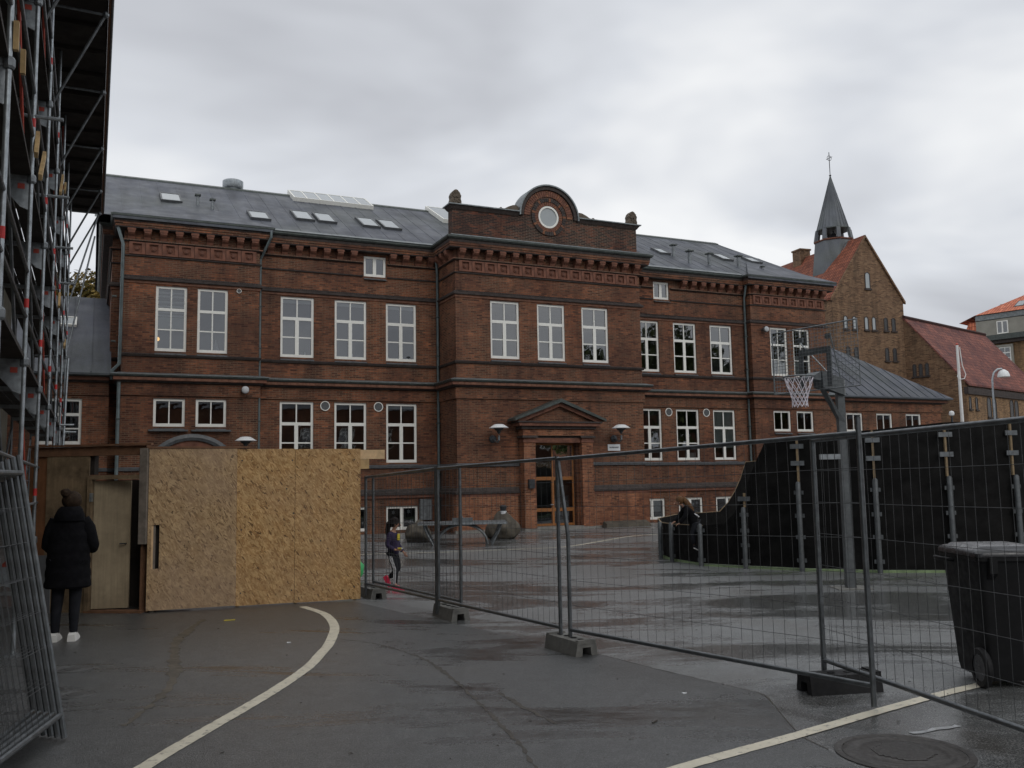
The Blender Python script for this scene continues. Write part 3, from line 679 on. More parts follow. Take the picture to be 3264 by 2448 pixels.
for a, b in ((UA - 0.36, UB + 0.36), (UE - 0.36, UF + 0.40)):
    c = (a + b) / 2; ve = VP - 0.40
    slab('pavilion_roof', [(a, ve, EZ), (b, ve, EZ), (c, 32.78, rz(32.78) + 0.02)], 0.17, 'roof_felt', school)
slab('ridge_cap', [(L0, RV - 0.22, rz(RV - 0.22) + 0.05), (RR, RV - 0.22, rz(RV - 0.22) + 0.05), (RR, RV + 0.05, RZ + 0.06), (L0, RV + 0.05, RZ + 0.06)], 0.05, 'gutter_dark', roof)
slab('verge', [(L0 - 0.05, EVv, EZ + 0.03), (L0 + 0.07, EVv, EZ + 0.03), (L0 + 0.07, RV, RZ + 0.03), (L0 - 0.05, RV, RZ + 0.03)], 0.14, 'zinc', roof)
slab('eaves_sheet', [(UB + 0.36, EVv - 0.03, EZ + 0.012), (UC - 0.30, EVv - 0.03, EZ + 0.012), (UC - 0.30, EVv + 0.16, rz(EVv + 0.16) + 0.016), (UB + 0.36, EVv + 0.16, rz(EVv + 0.16) + 0.016)], 0.012, 'zinc', roof)
slab('eaves_sheet', [(UD + 0.3, EVv - 0.03, EZ + 0.012), (UE - 0.36, EVv - 0.03, EZ + 0.012), (UE - 0.36, EVv + 0.2, rz(EVv + 0.2) + 0.016), (UD + 0.3, EVv + 0.2, rz(EVv + 0.2) + 0.016)], 0.012, 'zinc', roof)
m = sb(); u = 0.7
rnd_ = random.Random(3)
while u < R0:
    top = RV - 0.2 if u < RR - 0.1 else EVv + (R0 - u) / (R0 - RR) * (RV - EVv)
    j = rnd_.uniform(-.03, .03)
    if top > EVv + 0.3:
        m.bar((u + j, EVv + 0.05, rz(EVv + 0.05) - 0.008), (u + j, top, rz(top) - 0.008), 0.05, 0.03, (0, -sin(radians(28)), cos(radians(28))))
    u += 0.62
struct(m.build('roll_seams', 'roof_felt', roof), 'stuff')
# low wings' roofs
def wingroof(pts, nm='wing_roof'):
    return slab(nm, pts, 0.06, 'roof_felt', school)
t33, t36 = math.tan(radians(33)), math.tan(radians(36.5))
wingroof([(-9.0, EVv, 5.2), (0.46, EVv, 5.2), (0.46, 35.1, 5.2 + 5.0 * t33), (-9.0, 35.1, 5.2 + 5.0 * t33)])
wingroof([(-9.0, 40.1, 5.2), (-9.0, 35.1, 5.2 + 5.0 * t33), (0.46, 35.1, 5.2 + 5.0 * t33), (0.46, 40.1, 5.2)])
wingroof([(UF + 0.02, EVv, 5.2), (36.8, EVv, 5.2), (31.8, 35.1, 5.2 + 5 * t36), (UF + 0.02, 35.1, 5.2 + 5 * t36)])
wingroof([(36.8, EVv, 5.2), (36.8, 40.1, 5.2), (31.8, 35.1, 5.2 + 5 * t36)])
m = sb(); u = 29.7
while u < 36.6:
    top = min(35.1, EVv + (36.8 - u)); m.bar((u, EVv + .03, 5.2 + .03 * t36 + .008), (u, top, 5.2 + (top - EVv) * t36 + .008), 0.03, 0.03, (0, -sin(radians(36)), cos(radians(36)))); u += 0.55
u = -8.5
while u < 0.4:
    m.bar((u, EVv + .03, 5.2 + .03 * t33 + .008), (u, 35.1, 5.2 + 5 * t33 + .008), 0.03, 0.03, (0, -sin(radians(33)), cos(radians(33)))); u += 0.6
struct(m.build('wing_roll_seams', 'roof_felt', school), 'stuff')

# skylights
def skylight(u0, u1, v0, v1, zf=rz, slope=28.0, n=1, frame='slate_sill', hgt=0.09, parent=roof):
    """frame lying on the roof slope, with its glass as sub-parts"""
    c, s_ = cos(radians(slope)), sin(radians(slope)); Lr = (v1 - v0) / c
    base = Vector((u0, v0, zf(v0)))
    fr = lambda a, b, d: base + Vector((a, b * c - d * s_, b * s_ + d * c))
    w = u1 - u0
    def bx(m, a0, a1, b0, b1, d0, d1): m.hexa([fr(a0, b0, d0), fr(a1, b0, d0), fr(a1, b1, d0), fr(a0, b1, d0)], [fr(a0, b0, d1), fr(a1, b0, d1), fr(a1, b1, d1), fr(a0, b1, d1)])
    m = sb(); t = 0.06
    bx(m, 0, w, 0, t, -0.05, hgt); bx(m, 0, w, Lr - t, Lr, -0.05, hgt); bx(m, 0, t, t, Lr - t, -0.05, hgt); bx(m, w - t, w, t, Lr - t, -0.05, hgt)
    for k in range(1, n): x = w * k / n; bx(m, x - 0.025, x + 0.025, t, Lr - t, -0.05, hgt)
    o = m.build('skylight', frame, parent)
    for k in range(n):
        m = sb(); a0 = (t if k == 0 else w * k / n + 0.025); a1 = (w - t if k == n - 1 else w * (k + 1) / n - 0.025)
        bx(m, a0, a1, t, Lr - t, 0.0, hgt - 0.012); m.build('pane', 'sky_pane', o)
    return o
for a in (6.36, 7.17, 8.80, 9.62): skylight(a, a + 0.68, 31.85, 33.05)
skylight(4.70, 5.40, 31.27, 32.25); skylight(1.90, 2.60, 32.55, 33.65)
skylight(22.2, 22.75, 32.45, 33.2); skylight(25.6, 26.2, 32.5, 33.4); skylight(27.3, 27.95, 32.6, 33.35)
skylight(6.9, 10.12, 35.05, 36.35, n=6, frame='window_white', hgt=0.16)
skylight(12.75, 15.2, 34.05, 36.25, n=3, frame='window_white', hgt=0.16)
skylight(12.9, 14.0, 32.6, 33.5)
skylight(-1.3, -0.58, 32.9, 33.45, zf=lambda v: 5.2 + (v - EVv) * t33, slope=33, frame='window_white', parent=school)
for u, v, h, r in ((3.1, 32.55, .34, .07), (3.56, 32.25, .3, .07), (22.83, 32.35, .46, .09), (22.95, 31.35, .5, .1), (24.05, 31.45, .45, .1), (25.75, 31.6, .45, .1), (26.81, 31.3, .16, .06)):
    m = sb(); m.tube([(u, v, rz(v) - 0.1), (u, v, rz(v) + h)], r * 0.8, 10); o = m.build('roof_vent', 'galvanised_dull', school, smooth=True)
    m = sb(); m.box((u - r * 1.4, v - r * 1.4, rz(v) + h), (u + r * 1.4, v + r * 1.4, rz(v) + h + 0.05)); m.build('vent_cap', 'gutter_dark', o)
m = sb(); m.lathe((4.78, 36.4, RZ), [(0.30, -0.4), (0.30, 0.12), (0.36, 0.12), (0.40, 0.2), (0.40, 0.42), (0.34, 0.46), (0.1, 0.47)], 20); m.build('roof_extractor', 'galvanised', school, smooth=True)

# parapet with round gable over the middle
PV = 29.02
m = sb(); m.box((UC - 0.30, VR - 0.42, 10.135), (UD + 0.30, 31.5, 10.165)); m.build('cornice_cover', 'zinc', school)
m = sb()
pu0, pu1, uc_, zc, Rr = 11.22, 18.78, 15.0, 11.30, 1.17
poly = [(uc_ - Rr, 10.165), (uc_ + Rr, 10.165)]
poly += [(uc_ + Rr * cos(t), zc + Rr * sin(t)) for t in [i * pi / 24 for i in range(0, 25)]]
# ring of quads around the round window so that the wall is pierced
rw = 0.40
def P3(a, b, d): return (a, PV + d, b)
inner = [(uc_ + rw * cos(2 * pi * k / 32), 11.33 + rw * sin(2 * pi * k / 32)) for k in range(32)]
def ray_hit(ang):
    # outline point of the parapet in a direction from the window's centre
    dx, dz = cos(ang), sin(ang); best = 99
    n = len(poly)
    for i in range(n):
        (x1, z1), (x2, z2) = poly[i], poly[(i + 1) % n]; ex, ez = x2 - x1, z2 - z1; den = dx * ez - dz * ex
        if abs(den) < 1e-9: continue
        t = ((x1 - uc_) * ez - (z1 - 11.33) * ex) / den; s_ = ((x1 - uc_) * dz - (z1 - 11.33) * dx) / den
        if t > 0 and -1e-6 <= s_ <= 1 + 1e-6: best = min(best, t)
    return (uc_ + dx * best, 11.33 + dz * best)
angs = sorted({*[2 * pi * k / 64 for k in range(64)], *[atan2(z - 11.33, x - uc_) % (2 * pi) for x, z in poly]})
inn = [(uc_ + rw * cos(a), 11.33 + rw * sin(a)) for a in angs]; outp = [ray_hit(a) for a in angs]; n = len(angs)
m.add([P3(*p, 0) for p in inn] + [P3(*p, 0) for p in outp] + [P3(*p, 0.4) for p in inn] + [P3(*p, 0.4) for p in outp],
      [(i, (i + 1) % n, n + (i + 1) % n, n + i) for i in range(n)] + [(2 * n + i, 3 * n + i, 3 * n + (i + 1) % n, 2 * n + (i + 1) % n) for i in range(n)] +
      [(i, 2 * n + i, 2 * n + (i + 1) % n, (i + 1) % n) for i in range(n)] + [(n + i, n + (i + 1) % n, 3 * n + (i + 1) % n, 3 * n + i) for i in range(n)])
m.build('parapet', 'brick_parapet', school)
for a, b in ((pu0, uc_ - Rr), (uc_ + Rr, pu1)):
    m = sb(); m.box((a, PV, 10.165), (b, PV + 0.4, 11.30)); m.build('parapet', 'brick_parapet', school)
m = sb(); m.box((UC - 0.08, PV - 0.06, 10.168), (UD + 0.16, PV + 0.4, 10.36)); m.build('parapet_foot', 'brick_parapet', school)
def ringbar(name, r0_, r1_, a0, a1, y0, y1, matn, cz=zc, seg=28, parent=school):
    m = sb(); rings = []
    for i in range(seg + 1):
        t = a0 + (a1 - a0) * i / seg
        rings.append([(uc_ + r0_ * cos(t), y0, cz + r0_ * sin(t)), (uc_ + r1_ * cos(t), y0, cz + r1_ * sin(t)), (uc_ + r1_ * cos(t), y1, cz + r1_ * sin(t)), (uc_ + r0_ * cos(t), y1, cz + r0_ * sin(t))])
    m.loft(rings, True); return m.build(name, matn, parent)
ringbar('gable_coping', 1.175, 1.225, -0.02, pi + 0.02, PV - 0.15, PV + 0.55, 'zinc')
ringbar('gable_moulding', 1.04, 1.172, 0.0, pi, PV - 0.09, PV + 0.35, 'moulded_dark')
# voussoirs round the window: two rings of single bricks
def voussoirs(r0_, r1_, n, y, matn, a0=0.0, a1=2 * pi):
    for k in range(n):
        t0 = a0 + (a1 - a0) * (k + 0.07) / n; t1 = a0 + (a1 - a0) * (k + 0.93) / n
        m = sb(); c = lambda r, t, yy: (uc_ + r * cos(t), yy, 11.33 + r * sin(t))
        m.hexa([c(r0_, t0, y), c(r1_, t0, y), c(r1_, t1, y), c(r0_, t1, y)], [c(r0_, t0, PV + 0.05), c(r1_, t0, PV + 0.05), c(r1_, t1, PV + 0.05), c(r0_, t1, PV + 0.05)])
        m.build('voussoir', matn if k % 5 else 'brick_bright', school)
voussoirs(0.43, 0.56, 36, PV - 0.035, 'moulded_brick'); voussoirs(0.57, 0.70, 44, PV - 0.055, 'moulded_dark'); voussoirs(0.76, 0.99, 30, PV - 0.03, 'moulded_brick', 0.0, pi)
rwin = ringbar('round_window', 0.345, 0.415, 0, 2 * pi, PV - 0.02, PV + 0.06, 'window_white', 11.33, 36)
m = sb(); ring = [(uc_ + 0.35 * cos(2 * pi * k / 36), PV + 0.02, 11.33 + 0.35 * sin(2 * pi * k / 36)) for k in range(36)]; m.add(ring + [(p[0], PV + 0.03, p[2]) for p in ring], [tuple(range(36)), tuple(reversed(range(36, 72)))]); m.build('pane', 'sky_pane', rwin)
for a, b in ((UC - 0.02, uc_ - 1.2), (uc_ + 1.2, UD + 0.1)):
    m = sb(); m.hexa([(a, PV - 0.03, 11.24), (b, PV - 0.03, 11.24), (b, PV + 0.43, 11.24), (a, PV + 0.43, 11.24)], [(a - 0.1 if a < 13 else a, PV - 0.11, 11.375), (b + 0.1 if b > 17 else b, PV - 0.11, 11.375), (b + 0.1 if b > 17 else b, PV + 0.5, 11.375), (a - 0.1 if a < 13 else a, PV + 0.5, 11.375)]); m.build('parapet_cornice', 'moulded_dark', school)
    m = sb(); a2, b2 = (a - 0.14, b) if a < 13 else (a, b + 0.14); m.box((a2, PV - 0.15, 11.378), (b2, PV + 0.55, 11.415)); m.build('parapet_coping', 'zinc', school)
# palmette finials and scrolls
def finial(u, sgn):
    m = sb(); pts = [(-0.19, 0), (0.19, 0), (0.20, 0.1), (0.17, 0.2), (0.19, 0.3), (0.14, 0.42), (0.07, 0.5), (0, 0.53), (-0.07, 0.5), (-0.14, 0.42), (-0.19, 0.3), (-0.17, 0.2), (-0.20, 0.1)]
    m.prism(pts, lambda a, b, d: (u + a, PV - 0.05 + d, 11.415 + b), 0.26)
    o = m.build('finial', 'sandstone', school)
    m = sb()
    for k in range(7):
        t = radians(25 + k * 21.6); m.bar((u + 0.05 * cos(t), PV - 0.065, 11.62 + 0.05 * sin(t)), (u + 0.19 * cos(t), PV - 0.065, 11.62 + 0.28 * sin(t)), 0.03, 0.035, (0, 1, 0))
    for s_ in (-1, 1): m.tube([(u + s_ * (0.09 + 0.06 * cos(t)), PV - 0.06, 11.54 + 0.06 * sin(t)) for t in [i * pi / 4 for i in range(8)]], 0.018, 5)
    m.build('palmette_relief', 'sandstone', o)
finial(11.36, 1); finial(18.62, -1)
for sgn in (-1, 1):
    m = sb(); pts = [(1.2, 0), (1.95, 0), (1.97, 0.06), (1.90, 0.10), (1.84, 0.06), (1.76, 0.06), (1.6, 0.15), (1.42, 0.22), (1.3, 0.23), (1.2, 0.17)]
    m.prism(pts, lambda a, b, d: (uc_ + sgn * a, PV + 0.0 + d, 11.415 + b), 0.3); m.build('scroll', 'sandstone', school)

# portal -----------------------------------------------------------
def sbox(name, matn, a, b, par=school):
    m = sb(); m.box(a, b); return m.build(name, matn, par)
for a, b in ((13.53, 13.98), (15.82, 16.27)):
    p_ = sbox('pilaster', 'brick_bright', (a, VR - 0.40, 0.08), (b, VR + 0.1, 3.03))
    sbox('pilaster_foot', 'stone_plinth', (a - 0.05, VR - 0.46, -0.05), (b + 0.05, VR + 0.05, 0.078), p_)
    sbox('capital', 'moulded_brick', (a - 0.03, VR - 0.43, 3.033), (b + 0.03, VR + 0.05, 3.10), p_); sbox('capital', 'moulded_brick', (a, VR - 0.40, 3.103), (b, VR + 0.05, 3.19), p_)
    sbox('capital', 'moulded_dark', (a - 0.07, VR - 0.47, 3.193), (b + 0.07, VR + 0.05, 3.27), p_)
sbox('architrave', 'moulded_brick', (13.985, VR - 0.33, 3.03), (15.815, VR - 0.02, 3.19)); sbox('architrave', 'moulded_dark', (13.985, VR - 0.30, 3.193), (15.815, VR - 0.02, 3.27))
sbox('frieze', 'brick_bright', (13.50, VR - 0.41, 3.273), (16.30, VR - 0.01, 3.50)); sbox('bed_mould', 'moulded_dark', (13.42, VR - 0.48, 3.503), (16.38, VR - 0.01, 3.60)); sbox('cornice', 'moulded_brick', (13.30, VR - 0.58, 3.603), (16.50, VR - 0.01, 3.71)); sbox('cornice', 'moulded_dark', (13.24, VR - 0.62, 3.713), (16.56, VR - 0.01, 3.765))
pc = 14.9
m = sb(); m.prism([(13.55, 3.768), (16.25, 3.768), (pc, 4.34)], lambda a, b, d: (a, VR - 0.42 + d, b), 0.4); m.build('tympanum', 'brick_red', school)
for s_ in (-1, 1):
    m = sb(); m.prism([(pc, 4.30), (pc, 4.43), (pc + s_ * 1.72, 3.80), (pc + s_ * 1.62, 3.768), (pc + s_ * 1.40, 3.768)], lambda a, b, d: (a, VR - 0.55 + d, b), 0.53); m.build('raking_cornice', 'moulded_brick', school)
    m = sb(); m.prism([(pc, 4.435), (pc, 4.56), (pc + s_ * 1.80, 3.855), (pc + s_ * 1.80, 3.77), (pc + s_ * 1.72, 3.802)], lambda a, b, d: (a, VR - 0.68 + d, b), 0.66); m.build('pediment_flashing', 'gutter_dark', school)
sbox('door_jamb', 'brick_red', (13.98, VR - 0.1, 0.0), (14.03, VR + 0.35, 3.03)); sbox('door_jamb', 'brick_red', (15.75, VR - 0.1, 0.0), (15.82, VR + 0.35, 3.03))
dv = VR + 0.12
door = sbox('door', 'door_wood', (14.03, dv, 1.72), (15.75, dv + 0.07, 1.84))
for a, b, c, d in ((14.03, 14.10, 0.12, 1.72), (15.68, 15.75, 0.12, 1.72), (14.84, 14.94, 0.12, 1.72), (14.10, 14.84, 0.62, 0.74), (14.94, 15.68, 0.62, 0.74), (14.10, 14.84, 0.12, 0.20), (14.94, 15.68, 0.12, 0.20), (14.03, 14.08, 1.84, 3.02), (15.70, 15.75, 1.84, 3.02), (14.86, 14.91, 1.84, 3.02), (14.08, 14.86, 2.96, 3.02), (14.91, 15.70, 2.96, 3.02)):
    sbox('door_rail', 'door_wood', (a, dv + 0.003, c), (b, dv + 0.065, d), door)
for a, b, c, d in ((14.10, 14.84, 0.74, 1.72), (14.94, 15.68, 0.74, 1.72), (14.10, 14.84, 0.20, 0.62), (14.94, 15.68, 0.20, 0.62), (14.08, 14.86, 1.84, 2.96), (14.91, 15.70, 1.84, 2.96)):
    m = sb(); m.quad((a, dv + 0.035, c), (b, dv + 0.035, c), (b, dv + 0.035, d), (a, dv + 0.035, d)); m.build('pane', 'window_glass', door)
m = sb(); m.tube([(14.76, dv - 0.05, 0.86), (14.87, dv - 0.05, 0.86), (14.87, dv, 0.86)], 0.014, 6); m.build('door_handle', 'galvanised', door)
sbox('door_step', 'stone_plinth', (13.99, VR - 0.45, -0.05), (15.81, VR + 0.2, 0.11)); sbox('lobby_wall', 'interior', (13.5, VR + 2.2, 0), (16.4, VR + 2.3, 3.1))
sbox('letter_box', 'lamp_body', (13.66, VR - 0.52, 1.45), (13.87, VR - 0.40, 1.76))
# arched entrance of the left pavilion (its top shows above the hoarding)
m = sb(); rings = []
for i in range(21):
    t = radians(40 + 100 * i / 20); rings.append([(2.85 + r * cos(t), y, 1.83 + r * sin(t)) for r, y in ((1.33, VP + .02), (1.33, VP - .09), (1.42, VP - .13), (1.53, VP - .1), (1.53, VP + .02))])
m.loft(rings, True); m.build('arch_moulding', 'slate_sill', school)
m = sb(); pts = [(2.85 + 1.32 * cos(t), 1.83 + 1.32 * sin(t)) for t in [radians(38 + 104 * i / 20) for i in range(21)]]; m.prism(pts + [(1.8, 1.2), (3.9, 1.2)], lambda a, b, d: (a, VP - .03 + d, b), 0.03); m.build('arch_infill', 'moulded_brick', school)
for a, b in ((1.55, 2.70), (2.80, 4.0)): sbox('window_ledge', 'slate_sill', (a, VP - 0.16, 3.44), (b, VP, 3.49))
# ------------------------------------------------------------------ lamps and sign on the facade
def wall_lamp(u, v, zs, label):
    t = thing('wall_lamp', label, 'lamp', fw_(u, v, zs - 0.35), YAW, 'white hat-shaped lamps on the school wall')
    m = MB(); m.lathe((0, -0.55, 0.35), [(0.33, 0.0), (0.34, 0.008), (0.16, 0.125), (0.10, 0.135), (0.001, 0.137)], 24, False); m.build('lamp_shade', 'lamp_white', t, True)
    m = MB(); m.lathe((0, -0.55, 0.35), [(0.08, -0.09), (0.15, -0.05), (0.17, -0.005)], 20); m.lathe((0, -0.55, 0.35), [(0.03, -0.2), (0.06, -0.14), (0.08, -0.095)], 16); m.build('lamp_body', 'lamp_body', t, True)
    m = MB(); m.tube([(0, -0.55, 0.10), (0, -0.55, -0.05), (-0.0, -0.45, -0.12), (0, -0.25, -0.08), (0, 0.0, -0.0)], 0.03, 8); m.tube([(0, -0.55, 0.08), (0, -0.55, -0.06)], 0.035, 8); m.build('lamp_arm', 'galvanised_dull', t, True)
    m = MB(); ring = lambda r, y: [(r * cos(k * pi / 10), y, r * sin(k * pi / 10)) for k in range(20)]; m.loft([ring(0.13, 0), ring(0.13, -0.05), ring(0.07, -0.09), ring(0.001, -0.09)], False); m.build('wall_plate', 'lamp_body', t, True)
wall_lamp(12.53, VR, 3.51, 'white hat-shaped wall lamp left of the pediment over the brick doorway')
wall_lamp(17.37, VR, 3.54, 'white hat-shaped wall lamp right of the pediment, above the small paper sign')
wall_lamp(4.39, VP, 3.12, 'white hat-shaped lamp just above the chipboard hoarding, beside the downpipe')
def round_lamp(u, v, z, label, sgn):
    t = thing('floodlight', label, 'lamp', fw_(u, v, z), YAW, 'round floodlights on the school wall')
    m = MB(); ring = lambda r, y, c=(0, 0): [(c[0] + r * cos(k * pi / 12), y, c[1] + r * sin(k * pi / 12)) for k in range(24)]
    m.loft([ring(0.001, -0.32), ring(0.07, -0.32), ring(0.105, -0.305), ring(0.118, -0.28)], False); m.build('lamp_glass', 'lamp_frosted', t, True)
    m = MB(); m.loft([ring(0.119, -0.285), ring(0.126, -0.26), ring(0.115, -0.15), ring(0.07, -0.06), ring(0.07, 0.0)], False); m.build('lamp_housing', 'galvanised_dull', t, True)
round_lamp(4.40, VP, 4.77, 'round white floodlight under the cornice above the chipboard hoarding', 1)
round_lamp(25.66, VP, 7.88, 'round white floodlight beside the downpipe and upper windows, behind the basketball board', 1)
t = thing('door_sign', 'small white paper sign with one dark line of letters, under the right wall lamp', 'sign', fw_(17.375, VR, 2.75), YAW)
m = MB(); m.box((-0.26, -0.02, 0.0), (0.26, 0.0, 0.235)); m.build('sign_plate', 'paper', t)
cu = bpy.data.curves.new('sign_text', 'FONT'); cu.body = 'HOVEDHUSET'; cu.size = 0.062; cu.align_x = 'CENTER'; cu.extrude = 0.001; cu.offset = 0.002
to = bpy.data.objects.new('sign_text', cu); dg = bpy.context.evaluated_depsgraph_get(); COL.objects.link(to); bpy.context.view_layer.update()
tm = bpy.data.meshes.new_from_object(to.evaluated_get(bpy.context.evaluated_depsgraph_get())); bpy.data.objects.remove(to)
tm.materials.clear(); tm.materials.append(MATS['ink']); o = link('lettering', tm, t, (0, -0.0235, 0.10)); o.rotation_euler = (pi / 2, 0, 0)

# ------------------------------------------------------------------ church behind the right end
a = radians(19.0); CUx, CVx = Vector((cos(a), sin(a), 0)), Vector((-sin(a), cos(a), 0))
CA = Vector((23.12, 58.0, 0))
church = thing('church', 'brown brick church with red tiled roof and pointed grey metal spire', 'church', CA, a)
HW, EZc, AZ = 2.80, 12.95, 17.05
def arch_poly(c, z0, z1, w, n=8):
    r = w / 2; zc_ = z1 - r
    return [(c - r, z0), (c + r, z0)] + [(c + r * cos(t), zc_ + r * sin(t)) for t in [pi * i / n for i in range(n + 1)]]
m = MB(); m.prism([(-HW, -0.1), (HW, -0.1), (HW, EZc), (0, AZ), (-HW, EZc)], lambda x, z, d: (x, d, z), 9.0); m.build('wall', 'brick_brown', church)
for s_ in (-1, 1):
    sl_ = (AZ - EZc) / HW; e = 0.12
    m = MB(); p0, p1 = (s_ * (HW + e), EZc - e * sl_), (0, AZ)
    m.hexa([(p0[0], -0.03, p0[1] + .03), (p1[0], -0.03, p1[1] + .03), (p1[0], 9.1, p1[1] + .03), (p0[0], 9.1, p0[1] + .03)], [(p0[0], -0.03, p0[1] + 0.17), (p1[0], -0.03, p1[1] + 0.17), (p1[0], 9.1, p1[1] + 0.17), (p0[0], 9.1, p0[1] + 0.17)])
    o = m.build('roof', 'tiles_red', church); L = sqrt(HW ** 2 + (AZ - EZc) ** 2); planar_uv(o, (0, 1, 0), (-s_ * HW / L, 0, (AZ - EZc) / L))
    m = MB(); m.hexa([(p0[0], -0.12, p0[1] - .02), (p1[0], -0.12, p1[1] - .02), (p1[0], 0.0, p1[1] - .02), (p0[0], 0.0, p0[1] - .02)], [(p0[0], -0.12, p0[1] + 0.16), (p1[0], -0.12, p1[1] + 0.16), (p1[0], -0.035, p1[1] + 0.16), (p0[0], -0.035, p0[1] + 0.16)]); m.build('verge', 'brick_brown', church)
def archwin(parent, c, z0, z1, w, y=0.0, pane='sky_pane', ax='x'):
    f = (lambda x, z, d: (x, y + d, z)) if ax == 'x' else (lambda x, z, d: (y - d, x, z))
    o_ = arch_poly(c, z0, z1, w); i_ = arch_poly(c, z0 + .04, z1 - .05, w - 0.10); n = len(o_)
    m = MB(); m.add([f(*p, -0.03) for p in o_] + [f(*p, -0.03) for p in i_] + [f(*p, 0.02) for p in o_] + [f(*p, 0.02) for p in i_], [(k, (k + 1) % n, n + (k + 1) % n, n + k) for k in range(n)] + [(n + k, n + (k + 1) % n, 3 * n + (k + 1) % n, 3 * n + k) for k in range(n)] + [(k, 2 * n + k, 2 * n + (k + 1) % n, (k + 1) % n) for k in range(n)])
    wo = m.build('window', 'moulded_dark', parent)
    m = MB(); m.prism(i_, lambda x, z, d: f(x, z, -0.008 + d), 0.005); m.build('pane', pane, wo)
    m = MB()
    m.prism([(c - w / 2 - .06, z0 - .10), (c + w / 2 + .06, z0 - .10), (c + w / 2 + .06, z0 - 0.002), (c - w / 2 - .06, z0 - 0.002)], lambda x, z, d: f(x, z, -0.10 + d), 0.1); m.build('sill', 'moulded_dark', wo)
archwin(church, 0.04, 13.66, 14.76, 0.42)
for c in (-1.86, -1.18, -0.24, 0.35, 1.30, 1.92): archwin(church, c, 10.95, 11.82, 0.33, pane='sky_pane' if c < 1 else 'leaded_dark')
for c in (-1.78, -1.16, 1.26, 1.88): archwin(church, c, 8.98, 9.84, 0.33, pane='leaded_dark')
# spire over the ridge
SY = 2.98
spire = MB(); spire.lathe((0, SY, 0), [(1.10, 18.33), (0.06, 22.05), (0.05, 22.2)], 8, True, pi / 8); sp_ = spire.build('spire', 'lead_sheet', church)
m = MB(); m.lathe((0, SY, 0), [(1.62, 14.4), (1.28, 17.40), (1.27, 17.46)], 8, True, pi / 8); m.build('spire_base', 'lead_sheet', sp_)
m = MB(); m.lathe((0, SY, 0), [(1.30, 17.43), (1.36, 17.47), (1.36, 17.53), (1.28, 17.56)], 8, True, pi / 8); m.build('belfry_sill', 'moulded_brick', sp_)
m = MB(); m.lathe((0, SY, 0), [(1.12, 18.26), (1.17, 18.28), (1.17, 18.345), (1.08, 18.36)], 8, True, pi / 8); m.build('belfry_head', 'gutter_dark', sp_)
for k in range(8):
    t = pi / 8 + k * pi / 4; m = MB(); m.bar((1.24 * cos(t), SY + 1.24 * sin(t), 17.54), (1.10 * cos(t), SY + 1.10 * sin(t), 18.30), 0.24, 0.17, (cos(t), sin(t), 0)); m.build('belfry_post', 'lead_sheet', sp_)
m = MB(); m.lathe((0, SY, 17.72), [(0.30, 0), (0.24, 0.08), (0.19, 0.3), (0.10, 0.4), (0.02, 0.42)], 14); m.tube([(0, SY, 18.1), (0, SY, 18.35)], 0.05, 6); m.build('bell', 'lamp_body', sp_, True)
m = MB(); m.tube([(0, SY, 22.1), (0, SY, 23.85)], 0.028, 6); m.tube([(-0.25, SY, 23.3), (0.25, SY, 23.56)], 0.022, 6); m.tube([(0.17 * cos(t), SY, 23.43 + 0.17 * sin(t)) for t in [i * pi / 8 for i in range(17)]], 0.018, 6); m.lathe((0, SY, 22.2), [(0.03, -0.06), (0.09, 0), (0.03, 0.06)], 10); m.build('cross', 'lamp_body', sp_, True)
m = MB()
for k in range(8):
    t = pi / 8 + k * pi / 4
    for f0 in (0.0, 0.33, 0.66):
        t2 = t + f0 * pi / 4; rr = 1.11 * cos(pi / 8) / cos(((f0 * pi / 4) % (pi / 4)) - pi / 8); m.tube([(rr * cos(t2), SY + rr * sin(t2), 18.36), (0.05 * cos(t2), SY + 0.05 * sin(t2), 22.08)], [0.022, 0.008], 4)
struct(m.build('sheet_rolls', 'lead_sheet', sp_), 'stuff')
m = MB(); m.bar((-1.52, SY - 1.75, 14.72), (-0.72, SY - 1.45, 16.0), 0.18, 0.06); m.bar((-0.9, SY - 1.5, 15.75), (-0.02, SY - 1.36, 17.2), 0.16, 0.06); m.build('lead_flashing', 'zinc', sp_)
m = MB(); m.box((-0.42, 6.1, 16.2), (0.42, 7.0, 17.72)); o = m.build('chimney', 'brick_brown', church)
m = MB(); m.box((-0.48, 6.04, 17.72), (0.48, 7.06, 17.83)); m.build('chimney_cap', 'brick_brown', o)
# side wing of the church with dark red roof
az = radians(49.0); Wd, Gd = Vector((sin(az), cos(az), 0)), Vector((cos(az), -sin(az), 0))
K = CA + CUx * 2.72
wing = thing('parish_wing', 'low brown brick wing with long dark red tiled roof right of the church', 'building', K, atan2(Gd.y, Gd.x))
